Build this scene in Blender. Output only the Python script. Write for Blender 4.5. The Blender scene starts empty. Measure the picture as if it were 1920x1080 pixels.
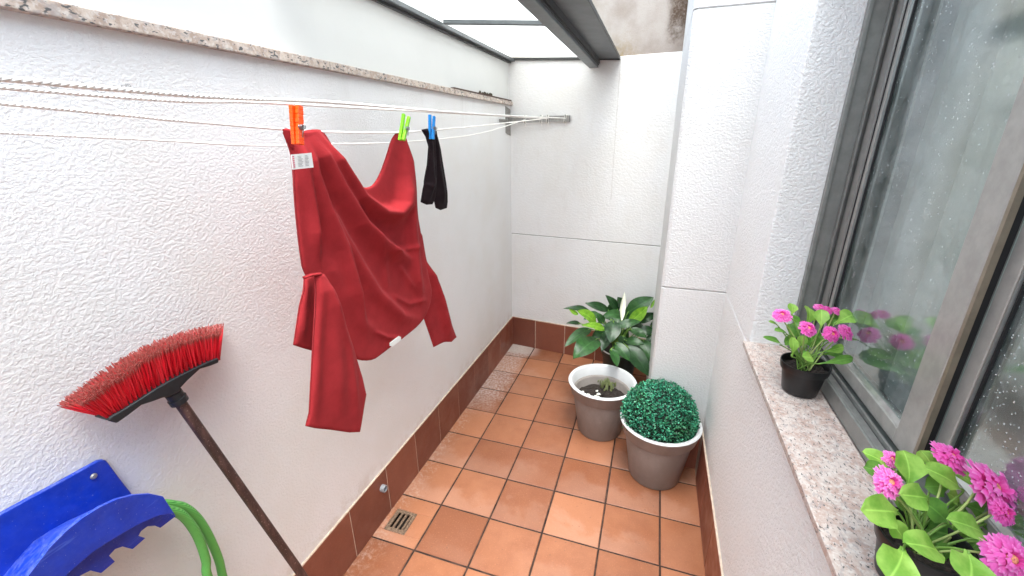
import bpy, bmesh, math, random
from mathutils import Vector, Matrix, Quaternion
from mathutils.geometry import delaunay_2d_cdt
random.seed(7)
R_ = random.random
def U_(a, b): return a + (b - a) * random.random()
scene = bpy.context.scene
COL = scene.collection

# ------------------------------------------------------------------ camera
F_PX = 794.09
CAM = Vector((1.0798, -1.8790, 1.6663))
RT = Vector((0.94941751, 0.31390182, -0.00848802))
UP = Vector((-0.09810461, 0.32218478, 0.94157976))
FW = Vector((-0.29829831, 0.8931196, -0.33668309))
cd = bpy.data.cameras.new('camera')
cam = bpy.data.objects.new('camera', cd); COL.objects.link(cam)
m3 = Matrix((RT, UP, -FW)).transposed()
cam.matrix_world = Matrix.Translation(CAM) @ m3.to_4x4()
cd.sensor_width = 36.0; cd.lens = 36.0 * F_PX / 1920.0
cd.clip_start = 0.02; cd.clip_end = 200.0
scene.camera = cam
def ray(px, py): return FW + RT * ((px - 960) / F_PX) - UP * ((py - 540) / F_PX)
def at(px, py, ax, v):            # where the sight line meets the plane  axis = v
    d = ray(px, py); t = (v - CAM[ax]) / d[ax]; return CAM + d * t
def deep(px, py, dep): return CAM + ray(px, py) * dep      # point at a given distance along the view

# ------------------------------------------------------------------ scene helpers
def obj(name, verts, faces, mat=None, parent=None, smooth=False, attr=None, label=None):
    o0 = Vector((0, 0, 0)); p = parent
    while p is not None: o0 = o0 + p.location; p = p.parent
    me = bpy.data.meshes.new(name)
    me.from_pydata([tuple(Vector(v) - o0) for v in verts], [], faces)
    if attr is not None:
        a = me.attributes.new('shade', 'FLOAT', 'POINT'); a.data.foreach_set('value', attr)
    if smooth:
        for p in me.polygons: p.use_smooth = True
    if mat: me.materials.append(mat)
    me.update()
    o = bpy.data.objects.new(name, me); COL.objects.link(o)
    if parent: o.parent = parent
    if label: o['label'] = label
    return o
def tag(o, label, cat, group=None):
    o['label'] = label; o['category'] = cat
    if group: o['group'] = group
    return o
def structure(o): o['kind'] = 'structure'; return o
def thing(name, label, cat, loc=(0, 0, 0), group=None):
    o = bpy.data.objects.new(name, None); o.empty_display_size = .05; COL.objects.link(o)
    o.location = loc
    return tag(o, label, cat, group)
class M:                                   # a bag of verts and faces
    def __init__(s): s.v = []; s.f = []; s.a = []
    def add(s, v, f, a=0.0):
        n = len(s.v); s.v += [Vector(x) for x in v]; s.f += [tuple(i + n for i in q) for q in f]
        s.a += (list(a) if isinstance(a, (list, tuple)) else [a] * len(v)); return s
    def box(s, x0, x1, y0, y1, z0, z1, a=0.0):
        return s.hexa([(x0, y0), (x1, y0), (x1, y1), (x0, y1)], z0, z1, a)
    def hexa(s, q, z0, z1, a=0.0):         # vertical prism over plan polygon q (counter-clockwise)
        n = len(q)
        v = [(x, y, z0) for x, y in q] + [(x, y, z1) for x, y in q]
        f = [tuple(range(n))[::-1], tuple(range(n, 2 * n))] + [(i, (i + 1) % n, n + (i + 1) % n, n + i) for i in range(n)]
        return s.add(v, f, a)
    def tube(s, pts, r, n=10, caps=True, a=0.0, twist=0):
        pts = [Vector(p) for p in pts]; k = len(pts)
        rr = r if isinstance(r, (list, tuple)) else [r] * k
        t0 = (pts[1] - pts[0]).normalized()
        ref = Vector((0, 0, 1)) if abs(t0.z) < .9 else Vector((1, 0, 0))
        nrm = t0.cross(ref).normalized(); v = []; f = []
        for i in range(k):
            t = ((pts[min(i + 1, k - 1)] - pts[max(i - 1, 0)])).normalized()
            nrm = (nrm - t * nrm.dot(t)).normalized(); b = t.cross(nrm)
            for j in range(n):
                an = 2 * math.pi * j / n
                v.append(pts[i] + (nrm * math.cos(an) + b * math.sin(an)) * rr[i])
        for i in range(k - 1):
            for j in range(n):
                j2 = (j + 1) % n
                f.append((i * n + j, i * n + j2, (i + 1) * n + j2, (i + 1) * n + j))
        if caps: f += [tuple(range(n))[::-1], tuple((k - 1) * n + j for j in range(n))]
        return s.add(v, f, a)
    def lathe(s, prof, c, n=48, a=0.0):
        v = []; f = []
        for r, z in prof:
            for j in range(n):
                an = 2 * math.pi * j / n; v.append((c[0] + r * math.cos(an), c[1] + r * math.sin(an), c[2] + z))
        for i in range(len(prof) - 1):
            for j in range(n):
                j2 = (j + 1) % n; f.append((i * n + j, i * n + j2, (i + 1) * n + j2, (i + 1) * n + j))
        return s.add(v, f, a)
    def slab(s, poly, d, a=0.0):           # polygon of 3-D points pushed by vector d
        n = len(poly); d = Vector(d)
        v = [Vector(p) for p in poly] + [Vector(p) + d for p in poly]
        f = [tuple(range(n)), tuple(range(2 * n - 1, n - 1, -1))] + [(i, n + i, n + (i + 1) % n, (i + 1) % n) for i in range(n)]
        return s.add(v, f, a)
    def build(s, name, mat, parent=None, smooth=False, label=None, shade=False):
        return obj(name, s.v, s.f, mat, parent, smooth, s.a if shade else None, label)
def fix_normals(o):
    bm = bmesh.new(); bm.from_mesh(o.data); bmesh.ops.recalc_face_normals(bm, faces=bm.faces); bm.to_mesh(o.data); bm.free(); return o
def bevel(o, w, seg=2, ang=35):
    m = o.modifiers.new('bevel', 'BEVEL'); m.width = w; m.segments = seg; m.limit_method = 'ANGLE'; m.angle_limit = math.radians(ang)
    return o
def shade_auto(o, ang=40):
    me = o.data
    for p in me.polygons: p.use_smooth = True
    bm = bmesh.new(); bm.from_mesh(me)
    for e in bm.edges:
        if len(e.link_faces) == 2 and e.calc_face_angle(0) > math.radians(ang): e.smooth = False
    bm.to_mesh(me); bm.free(); return o

# ------------------------------------------------------------------ material helpers
def lin(c):
    return tuple((x / 255 / 12.92 if x / 255 <= .04045 else ((x / 255 + .055) / 1.055) ** 2.4) for x in c) + (1.0,)
class NT:
    def __init__(s, name):
        s.m = bpy.data.materials.new(name); s.m.use_nodes = True; s.t = s.m.node_tree; s.n = s.t.nodes
        s.p = s.n['Principled BSDF']; s.out = s.n['Material Output']
    def new(s, typ, **kw):
        nd = s.n.new('ShaderNode' + typ)
        for k, v in kw.items(): setattr(nd, k, v)
        return nd
    def link(s, a, b): s.t.links.new(a, b)
    def put(s, sock, v):
        if isinstance(v, bpy.types.NodeSocket): s.link(v, sock)
        else: sock.default_value = v
    def pos(s): 
        if not hasattr(s, '_g'): s._g = s.new('NewGeometry')
        return s._g.outputs['Position']
    def xyz(s):
        if not hasattr(s, '_x'):
            s._x = s.new('SeparateXYZ'); s.link(s.pos(), s._x.inputs[0])
        return s._x.outputs
    def scaled(s, v):
        mp = s.new('Mapping'); s.link(s.pos(), mp.inputs[0]); mp.inputs['Scale'].default_value = v; return mp.outputs[0]
    def noise(s, scale, detail=3, rough=.5, vec=None, dist=0.0):
        nd = s.new('TexNoise'); s.put(nd.inputs['Vector'], vec if vec is not None else s.pos())
        nd.inputs['Scale'].default_value = scale; nd.inputs['Detail'].default_value = detail
        nd.inputs['Roughness'].default_value = rough; nd.inputs['Distortion'].default_value = dist
        return nd.outputs['Fac']
    def voro(s, scale, vec=None, feature='F1', out='Distance', rnd=1.0):
        nd = s.new('TexVoronoi', feature=feature); s.put(nd.inputs['Vector'], vec if vec is not None else s.pos())
        nd.inputs['Scale'].default_value = scale; nd.inputs['Randomness'].default_value = rnd
        return nd.outputs[out]
    def math(s, op, a, b=0.0, c=0.0, clamp=False):
        nd = s.new('Math', operation=op, use_clamp=clamp)
        for i, v in enumerate((a, b, c)): s.put(nd.inputs[i], v)
        return nd.outputs[0]
    def band(s, v, lo, hi, a=0.0, b=1.0):
        nd = s.new('MapRange', interpolation_type='SMOOTHSTEP'); s.put(nd.inputs[0], v)
        for i, q in enumerate((lo, hi, a, b)): nd.inputs[i + 1].default_value = q
        return nd.outputs[0]
    def ramp(s, fac, stops):
        nd = s.new('ValToRGB'); s.link(fac, nd.inputs[0]); el = nd.color_ramp.elements
        while len(el) > 1: el.remove(el[-1])
        el[0].position = stops[0][0]; el[0].color = stops[0][1]
        for p, c in stops[1:]:
            e = el.new(p); e.color = c
        return nd.outputs[0]
    def mix(s, fac, a, b, mode='MIX'):
        nd = s.new('Mix', data_type='RGBA', blend_type=mode)
        s.put(nd.inputs['Factor'], fac); s.put(nd.inputs['A'], a); s.put(nd.inputs['B'], b)
        return nd.outputs['Result']
    def bump(s, h, strength=.5, dist=.002, prev=None):
        nd = s.new('Bump'); s.link(h, nd.inputs['Height']); nd.inputs['Strength'].default_value = strength; nd.inputs['Distance'].default_value = dist
        if prev is not None: s.link(prev, nd.inputs['Normal'])
        return nd.outputs[0]
    def attr(s, name='shade'):
        nd = s.new('Attribute', attribute_name=name); return nd.outputs['Fac']
    def done(s, col=None, rough=None, normal=None, metal=None, spec=None):
        if col is not None: s.put(s.p.inputs['Base Color'], col)
        if rough is not None: s.put(s.p.inputs['Roughness'], rough)
        if normal is not None: s.link(normal, s.p.inputs['Normal'])
        if metal is not None: s.put(s.p.inputs['Metallic'], metal)
        if spec is not None: s.put(s.p.inputs['Specular IOR Level'], spec)
        return s.m
def plain(name, rgb, rough=.5, metal=0.0, var=.12, vs=25, bump=0.0, bs=300, spec=.5):
    t = NT(name); c = lin(rgb)
    col = t.mix(t.band(t.noise(vs, 4, .6), .3, .7), tuple(x * (1 - var) for x in c[:3]) + (1,), tuple(min(1, x * (1 + var)) for x in c[:3]) + (1,))
    nrm = t.bump(t.noise(bs, 3), bump, .001) if bump else None
    return t.done(col, rough, nrm, metal, spec)
def gray(v): return (v, v, v, 1)

def render_coat(name, base, k=1.0, fine=1.0, dirt=.03, stretch=(1, .62, 1), crack=False, grime=0.0, bs=.7, splash=False):
    t = NT(name)
    v = t.scaled(stretch)
    a = t.noise(52 * k, 3, .55, v, .15); b = t.noise(125 * k, 2.5, .55, v, 0); c = t.noise(420 * k, 2, .6)
    pl = t.band(a, .36, .62)
    h = t.math('ADD', t.math('MULTIPLY', pl, .8), t.math('ADD', t.math('MULTIPLY', b, .75), t.math('MULTIPLY', c, .35 * fine)))
    n = t.bump(h, bs, .0052 / k)
    col = t.mix(t.band(t.noise(2.2, 4, .6), .35, .75), gray(base), (base * (1 - dirt), base * (1 - dirt * 1.3), base * (1 - dirt * 1.9), 1))
    if crack:                                   # a wandering hairline crack under the coping
        x = t.xyz()
        w = t.math('MULTIPLY', t.math('SUBTRACT', t.noise(9, 5, .7), .5), .10)
        ln = t.math('ADD', 1.7655, t.math('MULTIPLY', t.math('ADD', x[1], 1.55), -.02))
        d = t.math('ABSOLUTE', t.math('SUBTRACT', t.math('SUBTRACT', x[2], ln), w))
        mk = t.math('MULTIPLY', t.band(d, .0007, .0022, 1, 0), t.band(x[1], -1.22, -1.12, 1, 0))
        col = t.mix(t.math('MULTIPLY', mk, .7), col, gray(.22))
    if splash:                                  # splash dirt above the skirting, faint runs below the coping
        x = t.xyz()
        g1 = t.math('MULTIPLY', t.band(x[2], .25, .36, 1, 0), t.band(t.noise(16, 5, .7), .42, .7))
        g2 = t.math('MULTIPLY', t.band(x[2], 1.55, 1.86), t.band(t.noise(11, 5, .7, t.scaled((1, 1, .12))), .5, .75))
        col = t.mix(t.math('MULTIPLY', g1, .40), col, (.52, .42, .34, 1)); col = t.mix(t.math('MULTIPLY', g2, .22), col, (.45, .42, .38, 1))
    if grime:
        x = t.xyz()
        g = t.math('MULTIPLY', t.band(t.noise(7, 6, .7, t.scaled((2.4, 2.4, .7))), .52, .75), grime)
        col = t.mix(g, col, (.42, .34, .27, 1))
    return t.done(col, .88, n, spec=.25)

W_LEFT = render_coat('rough white render', .81, 3.0, 1.8, .05, (1, .8, 1), crack=True, bs=.52, splash=True)
W_END = render_coat('end wall render', .78, 1.7, .6, .05, (.7, .7, 1), grime=.10, bs=.32)
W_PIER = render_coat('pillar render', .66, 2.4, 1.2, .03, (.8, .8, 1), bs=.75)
W_WIN = render_coat('window wall render', .84, 2.4, 1.4, .03, (1, .8, 1), bs=1.0)
W_UP = plain('smooth white wall paint', (208, 208, 206), .55, 0, .02, 3, .08, 90, .3)

def stained_wall():
    t = NT('mould stained render'); x = t.xyz()
    sp = t.noise(190, 3, .7); cl = t.noise(14, 5, .65)
    base = t.mix(t.band(t.noise(5, 4, .6), .3, .7), (.27, .225, .195, 1), (.37, .33, .30, 1))
    base = t.mix(t.math('MULTIPLY', t.band(t.math('ADD', t.math('MULTIPLY', sp, .6), t.math('MULTIPLY', cl, .5)), .56, .72), .55), base, (.30, .25, .21, 1))
    yl = t.math('MULTIPLY', t.band(x[0], .80, .97, 1, 0), t.band(x[2], 2.10, 2.30, 1, 0))
    base = t.mix(t.math('MULTIPLY', t.math('MULTIPLY', yl, t.band(t.noise(34, 5, .75), .3, .65)), .85), base, (.25, .18, .09, 1))
    dk = t.math('MULTIPLY', t.band(t.math('ADD', x[0], t.math('MULTIPLY', t.math('SUBTRACT', t.noise(11, 5, .7, t.scaled((1, 1, .4))), .5), .12)), 1.02, 1.09), t.band(t.math('ADD', x[2], t.math('MULTIPLY', t.math('SUBTRACT', t.noise(23, 4, .7), .5), .3)), 2.14, 2.32))
    base = t.mix(t.math('MULTIPLY', dk, t.band(t.noise(80, 4, .75), .25, .6, .45, 1)), base, (.085, .055, .038, 1))
    return t.done(base, .9, t.bump(t.math('ADD', t.noise(90, 3), t.noise(300, 2)), .4, .0025), spec=.2)
W_STAIN = stained_wall()

def tile_mat(name, c1, c2, skirt=False):
    t = NT(name); x = t.xyz(); sh = t.attr()
    blot = t.noise(9, 5, .65); fine = t.noise(160, 3, .65)
    col = t.mix(t.band(t.math('ADD', t.math('MULTIPLY', sh, .8), t.math('MULTIPLY', blot, .7)), .30, 1.15), c1, c2)
    col = t.mix(t.math('MULTIPLY', t.band(fine, .55, .75), .35), col, tuple(min(1, q * 1.6 + .02) for q in c2[:3]) + (1,))
    col = t.mix(t.math('MULTIPLY', t.band(t.noise(420, 2, .5), .62, .7), .45), col, tuple(q * .45 for q in c1[:3]) + (1,))
    rough = t.band(t.noise(6, 4, .6), .35, .65, .30, .58)
    if not skirt:
        # dried water marks: pale film with a hard wandering edge
        fy = t.math('FRACT', t.math('DIVIDE', t.math('ADD', x[1], 10), .25))
        f = t.math('SUBTRACT', t.math('ADD', t.noise(5, 5, .62, None, .3), t.math('MULTIPLY', t.noise(1.7, 2), .5)), t.math('MULTIPLY', fy, .55))
        film = t.math('MULTIPLY', t.band(f, .50, .66), t.band(t.noise(1.3, 2), .42, .62))
        col = t.mix(t.math('MULTIPLY', film, .10), col, (.72, .54, .45, 1))
        rough = t.math('ADD', rough, t.math('MULTIPLY', film, .05))
        # lime bloom along the foot of the far left corner
        dx = t.math('ADD', x[0], t.math('MULTIPLY', t.math('SUBTRACT', t.noise(13, 5, .7), .5), .22))
        m = t.math('MULTIPLY', t.band(dx, .16, .27, 1, 0), t.band(x[1], .15, .50))
        crust = t.math('MULTIPLY', m, t.band(t.noise(60, 5, .75), .40, .62, .12, 1))
        col = t.mix(t.math('MULTIPLY', crust, .75), col, (.60, .50, .46, 1))
        edge = t.math('MULTIPLY', t.band(dx, .07, .15, 1, 0), t.band(t.noise(45, 5, .75), .45, .68))
        col = t.mix(t.math('MULTIPLY', edge, .35), col, (.60, .50, .44, 1))
        col = t.mix(t.math('MULTIPLY', t.band(t.noise(75, 2, .5), .70, .73), .5), col, (.10, .06, .045, 1))
        c2m = t.math('MULTIPLY', t.band(t.math('ADD', x[1], t.math('MULTIPLY', t.noise(17, 4, .7), .14)), 1.09, 1.15), t.band(x[0], .20, .34, 1, 0))
        col = t.mix(t.math('MULTIPLY', c2m, .6), col, (.62, .57, .53, 1))
    n = t.bump(t.math('ADD', t.noise(55, 3), t.math('MULTIPLY', fine, .5)), .18, .0012)
    return t.done(col, rough, n, spec=.45)
T_FLOOR = tile_mat('terracotta floor tile', lin((130, 79, 54)), lin((162, 107, 77)))
T_SKIRT = tile_mat('terracotta skirting tile', lin((118, 68, 54)), lin((138, 82, 64)), True)
GROUT_D = plain('dark dirty grout', (58, 40, 32), .9, 0, .65, 22)
GROUT_L = plain('pale caulk', (196, 178, 160), .8, 0, .15, 40)

def granite(name, base1, base2, dens=.36, fs=120):
    t = NT(name); v = t.scaled((1, .55, 1)); v2 = t.scaled((.8, .8, .8))
    col = t.mix(t.band(t.noise(55, 4, .6, v2), .38, .62), base1, base2)
    col = t.mix(t.math('MULTIPLY', t.band(t.noise(150, 3, .6, v2), .52, .62), .6), col, (.62, .58, .55, 1))
    rot = t.new('Mapping'); t.link(t.pos(), rot.inputs[0]); rot.inputs['Rotation'].default_value = (0, 0, .7); rot.inputs['Scale'].default_value = (1.25, .55, 1)
    vr = rot.outputs[0]
    col = t.mix(t.math('MULTIPLY', t.band(t.noise(fs * .8, 3, .6, v), .54, .62), .55), col, (.30, .27, .27, 1))
    col = t.mix(t.band(t.noise(fs * 1.05, 2.5, .6, vr), dens + .235, dens + .300), col, (.09, .088, .09, 1))
    return t.done(col, t.band(t.noise(20, 3), .3, .7, .25, .5), t.bump(t.noise(300, 2), .06, .001))
GRANITE = granite('pink granite', lin((174, 150, 140)), lin((192, 179, 172)), .36, 180)
GRANITE_OLD = granite('weathered granite', lin((168, 148, 134)), lin((196, 182, 170)), .345, 105)
ALU = plain('grey bronze aluminium', (160, 158, 153), .36, .30, .10, 30, .05, 200)
ALU_F = plain('olive bronze aluminium', (130, 131, 127), .40, .25, .10, 30, .05, 200)
ALU_L = plain('bright aluminium track', (176, 176, 174), .28, .8, .10, 40)
RUBBER = plain('black seal rubber', (26, 26, 27), .6)
STEEL = plain('grey painted steel', (92, 96, 98), .42, .35, .14, 14, .06, 120)
STEEL_D = plain('dark painted steel', (62, 62, 61), .5, .3, .2, 12)
GALV = plain('dull galvanised steel', (150, 148, 144), .45, .6, .15, 60)

def canopy_mat():
    t = NT('milky canopy sheet'); t.n.remove(t.p)
    tr = t.new('BsdfTranslucent'); df = t.new('BsdfDiffuse'); tp = t.new('BsdfTransparent')
    tr.inputs[0].default_value = (.95, .95, .93, 1); df.inputs[0].default_value = (.82, .81, .78, 1)
    tp.inputs[0].default_value = (.9, .9, .88, 1)
    m = t.new('MixShader'); m.inputs[0].default_value = .22; t.link(tr.outputs[0], m.inputs[1]); t.link(df.outputs[0], m.inputs[2])
    d = t.math('MULTIPLY', t.band(t.noise(40, 4, .7, t.scaled((1, 3, 1))), .62, .75), .25)
    df2 = t.new('BsdfDiffuse'); df2.inputs[0].default_value = (.4, .38, .33, 1)
    m2 = t.new('MixShader'); t.link(d, m2.inputs[0]); t.link(m.outputs[0], m2.inputs[1]); t.link(df2.outputs[0], m2.inputs[2])
    m3_ = t.new('MixShader'); m3_.inputs[0].default_value = .42; t.link(m2.outputs[0], m3_.inputs[1]); t.link(tp.outputs[0], m3_.inputs[2])
    t.link(m3_.outputs[0], t.out.inputs[0]); return t.m
CANOPY = canopy_mat()

def glass_mat(name, drops):
    t = NT(name); t.n.remove(t.p)
    tp = t.new('BsdfTransparent'); tp.inputs[0].default_value = (.56, .64, .62, 1)
    gl = t.new('BsdfGlossy'); gl.inputs['Roughness'].default_value = .11; gl.inputs[0].default_value = (.93, 1.0, .98, 1)
    x = t.xyz(); cb = t.new('CombineXYZ'); t.link(x[1], cb.inputs[0]); t.link(x[2], cb.inputs[1]); v = cb.outputs[0]
    d1 = t.voro(200, v); p1 = t.voro(200, v, 'F1', 'Color')
    sx = t.new('SeparateXYZ'); t.link(p1, sx.inputs[0])
    rad = t.math('MULTIPLY', t.band(sx.outputs[0], 1 - drops, 1.0), .34)
    drop = t.band(t.math('SUBTRACT', rad, d1), 0, .06)
    h = t.math('ADD', t.math('MULTIPLY', drop, 1.0), t.math('MULTIPLY', t.noise(3, 2, .5, v), .15))
    n = t.bump(h, .5, .001); t.link(n, gl.inputs['Normal'])
    fr = t.new('Fresnel'); fr.inputs['IOR'].default_value = 1.62
    k = t.math('ADD', t.math('MULTIPLY', fr.outputs[0], .32), .03, clamp=True)
    m = t.new('MixShader'); t.link(k, m.inputs[0]); t.link(tp.outputs[0], m.inputs[1]); t.link(gl.outputs[0], m.inputs[2])
    df = t.new('BsdfDiffuse'); df.inputs[0].default_value = (.72, .78, .78, 1)
    sm = t.math('MULTIPLY', t.band(t.noise(7, 5, .7, v), .30, .8), .22)         # pale haze film painted on to soften and brighten the pane
    f2 = t.math('ADD', t.math('MULTIPLY', drop, .55), sm, clamp=True)
    m2 = t.new('MixShader'); t.link(f2, m2.inputs[0]); t.link(m.outputs[0], m2.inputs[1]); t.link(df.outputs[0], m2.inputs[2])
    t.link(m2.outputs[0], t.out.inputs[0]); return t.m
GLASS_FAR = glass_mat('window glass with few drops', .28)
GLASS_NEAR = glass_mat('window glass with many drops', .75)

def cloth_mat(name, c, rough=.85, wv=900):
    t = NT(name); col = lin(c)
    a = t.noise(wv, 2, .6); b = t.noise(22, 4, .6)
    cc = t.mix(t.band(b, .3, .7), tuple(q * .90 for q in col[:3]) + (1,), tuple(q * 1.10 for q in col[:3]) + (1,))
    cc = t.mix(t.math('MULTIPLY', t.band(a, .5, .7), .25), cc, tuple(min(1, q * 1.5 + .01) for q in col[:3]) + (1,))
    t.p.inputs['Sheen Weight'].default_value = .03
    return t.done(cc, rough, t.bump(t.math('ADD', a, t.math('MULTIPLY', t.noise(38, 4, .6), 1.4)), .22, .0025), spec=.04)
SHIRT = cloth_mat('brick red cotton', (152, 43, 47))
BLACK_KNIT = cloth_mat('black knit', (34, 25, 28))
PAPER = plain('white woven label', (225, 225, 222), .8, 0, .04)
INK = plain('grey label print', (150, 150, 150), .8)
PINK = plain('pink label print', (220, 120, 140), .8)
ROPE = plain('white twisted cord', (246, 243, 238), .85, 0, .04, 60)
def plastic(name, c, rough=.35, var=.05):
    return plain(name, c, rough, 0, var, 18, .04, 160, .5)
PEG_O = plastic('orange plastic', (255, 82, 8)); PEG_G = plastic('lime plastic', (128, 205, 12)); PEG_B = plastic('sky blue plastic', (15, 145, 225))
SPRING = plain('spring wire', (130, 130, 130), .3, .9)
def blue_mat():
    t = NT('dusty blue plastic'); x = t.xyz()
    c = t.mix(t.band(t.noise(18, 4, .6), .3, .7), lin((3, 46, 158)), lin((5, 56, 180)))
    nz = t.new('NewGeometry'); sp = t.new('SeparateXYZ'); t.link(nz.outputs['Normal'], sp.inputs[0])
    up = t.band(sp.outputs[2], .25, .9)
    dust = t.math('MULTIPLY', t.math('ADD', t.math('MULTIPLY', up, .55), .10), t.band(t.noise(70, 5, .75), .38, .66))
    c = t.mix(t.math('MULTIPLY', dust, .34), c, lin((150, 160, 190)))
    c = t.mix(t.math('MULTIPLY', t.band(t.noise(240, 2, .5), .69, .73), .25), c, lin((170, 178, 200)))
    sc = t.noise(60, 3, .6, t.scaled((1, .15, 1.6)))
    c = t.mix(t.math('MULTIPLY', t.band(sc, .66, .70), .35), c, lin((80, 110, 200)))
    return t.done(c, t.band(t.noise(25, 4), .3, .7, .32, .55), t.bump(t.noise(260, 2), .08, .001))
BLUE = blue_mat()
HOSE = None
def hose_mat():
    t = NT('green braided hose'); v = t.scaled((1, 1, 1))
    w = t.new('TexWave', wave_type='BANDS', bands_direction='DIAGONAL'); t.link(v, w.inputs[0]); w.inputs['Scale'].default_value = 160
    w.inputs['Distortion'].default_value = 1.0
    col = t.mix(w.outputs['Fac'], lin((66, 142, 60)), lin((108, 184, 92)))
    return t.done(col, .5, t.bump(w.outputs['Fac'], .3, .001))
HOSE = hose_mat()
def handle_mat():
    t = NT('worn dark broom stick'); v = t.scaled((1, 1, .25))
    col = t.mix(t.band(t.noise(60, 5, .7, v), .42, .70), lin((52, 33, 30)), lin((86, 60, 54)))
    col = t.mix(t.math('MULTIPLY', t.band(t.noise(210, 4, .7), .60, .68), .7), col, lin((160, 138, 126)))
    return t.done(col, .5, t.bump(t.noise(160, 3), .2, .001))
STICK = handle_mat()
HEAD = plain('black broom plastic', (27, 31, 34), .45, 0, .2, 60)
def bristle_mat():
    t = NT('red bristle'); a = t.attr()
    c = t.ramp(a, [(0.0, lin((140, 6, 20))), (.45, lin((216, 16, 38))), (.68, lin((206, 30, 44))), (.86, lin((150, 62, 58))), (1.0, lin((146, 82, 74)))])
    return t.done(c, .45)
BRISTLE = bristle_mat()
def pot_mat():
    t = NT('taupe plastic pot')
    c = t.mix(t.band(t.noise(8, 5, .65, t.scaled((1, 1, .5))), .35, .75), lin((136, 128, 123)), lin((152, 144, 139)))
    c = t.mix(t.math('MULTIPLY', t.band(t.noise(50, 5, .7), .58, .72), .25), c, lin((176, 166, 158)))
    return t.done(c, .62, t.bump(t.noise(200, 2), .05, .001), spec=.3)
POT = pot_mat(); POT_W = plain('white plastic pot lining', (206, 207, 208), .5, 0, .05, 12)
POT_B = plain('black nursery plastic', (20, 20, 22), .38, 0, .2, 40)
POT_D = plain('dark green plastic', (46, 54, 50), .4)
SOIL = plain('black potting soil', (40, 32, 28), .95, 0, .6, 160, .9, 90)
STONE = plain('white perlite', (225, 222, 215), .8)
def leaf_mat(name, c1, c2, rough=.4, veins=0.0, trans=.25):
    t = NT(name); a = t.attr(); b = t.noise(34, 4, .6)
    c = t.mix(t.band(b, .3, .7), lin(c1), lin(c2))
    c = t.mix(t.band(a, .0, .10, .45, 0), c, tuple(min(1, q * 1.6 + .02) for q in lin(c2)[:3]) + (1,))
    t.put(t.p.inputs['Base Color'], c); t.p.inputs['Roughness'].default_value = rough
    t.link(t.bump(t.noise(75, 3), .25, .003), t.p.inputs['Normal'])
    tl = t.new('BsdfTranslucent'); t.link(c, tl.inputs[0])
    m = t.new('MixShader'); m.inputs[0].default_value = trans; t.link(t.p.outputs[0], m.inputs[1]); t.link(tl.outputs[0], m.inputs[2])
    t.link(m.outputs[0], t.out.inputs[0]); return t.m
L_FLO = leaf_mat('fresh green leaf', (118, 172, 62), (162, 204, 96), .5, 0, .3)
L_FLO_D = leaf_mat('mid green leaf', (78, 130, 50), (112, 160, 68), .5, 0, .3)
L_LILY = leaf_mat('dark glossy leaf', (22, 52, 24), (40, 78, 38), .36, 0, .10)
L_LILY_M = leaf_mat('mid glossy leaf', (32, 72, 30), (54, 98, 46), .36, 0, .12)
L_LILY_Y = leaf_mat('young bright leaf', (92, 144, 28), (130, 176, 48), .4, 0, .25)
STEM = plain('green stem', (112, 150, 66), .55)
SPATHE = plain('cream spathe', (226, 228, 206), .6)
def petal_mat():
    t = NT('magenta petal'); a = t.attr()
    c = t.ramp(a, [(0.0, lin((214, 70, 132))), (.35, lin((226, 58, 158))), (.75, lin((240, 112, 200))), (1.0, lin((248, 176, 226)))])
    t.put(t.p.inputs['Base Color'], c); t.p.inputs['Roughness'].default_value = .6
    tl = t.new('BsdfTranslucent'); t.link(c, tl.inputs[0])
    m = t.new('MixShader'); m.inputs[0].default_value = .3; t.link(t.p.outputs[0], m.inputs[1]); t.link(tl.outputs[0], m.inputs[2])
    t.link(m.outputs[0], t.out.inputs[0]); return t.m
PETAL = petal_mat(); EYE = plain('peach flower eye', (232, 158, 120), .8, 0, .3, 400, .8, 500)
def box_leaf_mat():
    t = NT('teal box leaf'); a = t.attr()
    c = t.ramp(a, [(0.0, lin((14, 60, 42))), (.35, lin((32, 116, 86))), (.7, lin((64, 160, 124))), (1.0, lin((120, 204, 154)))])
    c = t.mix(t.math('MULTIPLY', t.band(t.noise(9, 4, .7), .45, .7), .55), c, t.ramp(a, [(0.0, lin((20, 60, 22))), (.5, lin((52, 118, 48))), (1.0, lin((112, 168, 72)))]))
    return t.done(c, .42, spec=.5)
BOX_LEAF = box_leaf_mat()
CURT = None
def curtain_mat():
    t = NT('sheer pale curtain'); t.n.remove(t.p)
    tr = t.new('BsdfTranslucent'); df = t.new('BsdfDiffuse')
    tr.inputs[0].default_value = (.6, .64, .62, 1); df.inputs[0].default_value = (.70, .76, .73, 1)
    m = t.new('MixShader'); m.inputs[0].default_value = .7; t.link(tr.outputs[0], m.inputs[1]); t.link(df.outputs[0], m.inputs[2]); t.link(m.outputs[0], t.out.inputs[0]); return t.m
CURT = curtain_mat()
ROOM = plain('room paint', (150, 156, 160), .8); ROOM_F = plain('room floor', (84, 92, 100), .4)
RUSTY = plain('rusty cast iron', (120, 98, 80), .75, .2, .5, 140, .5, 180); VOID = plain('black drain shaft', (12, 10, 9), .9)
PVC = plain('grey pipe plastic', (140, 142, 146), .5); WOODB = plain('dark brown lath', (74, 52, 44), .7)

# ------------------------------------------------------------------ the setting
def lx(y): return .045 + .010 * y                      # face of the skirting on the long wall
def by(x): return 1.212 - .100 * x                     # face of the end wall
Y0 = -3.6
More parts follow.
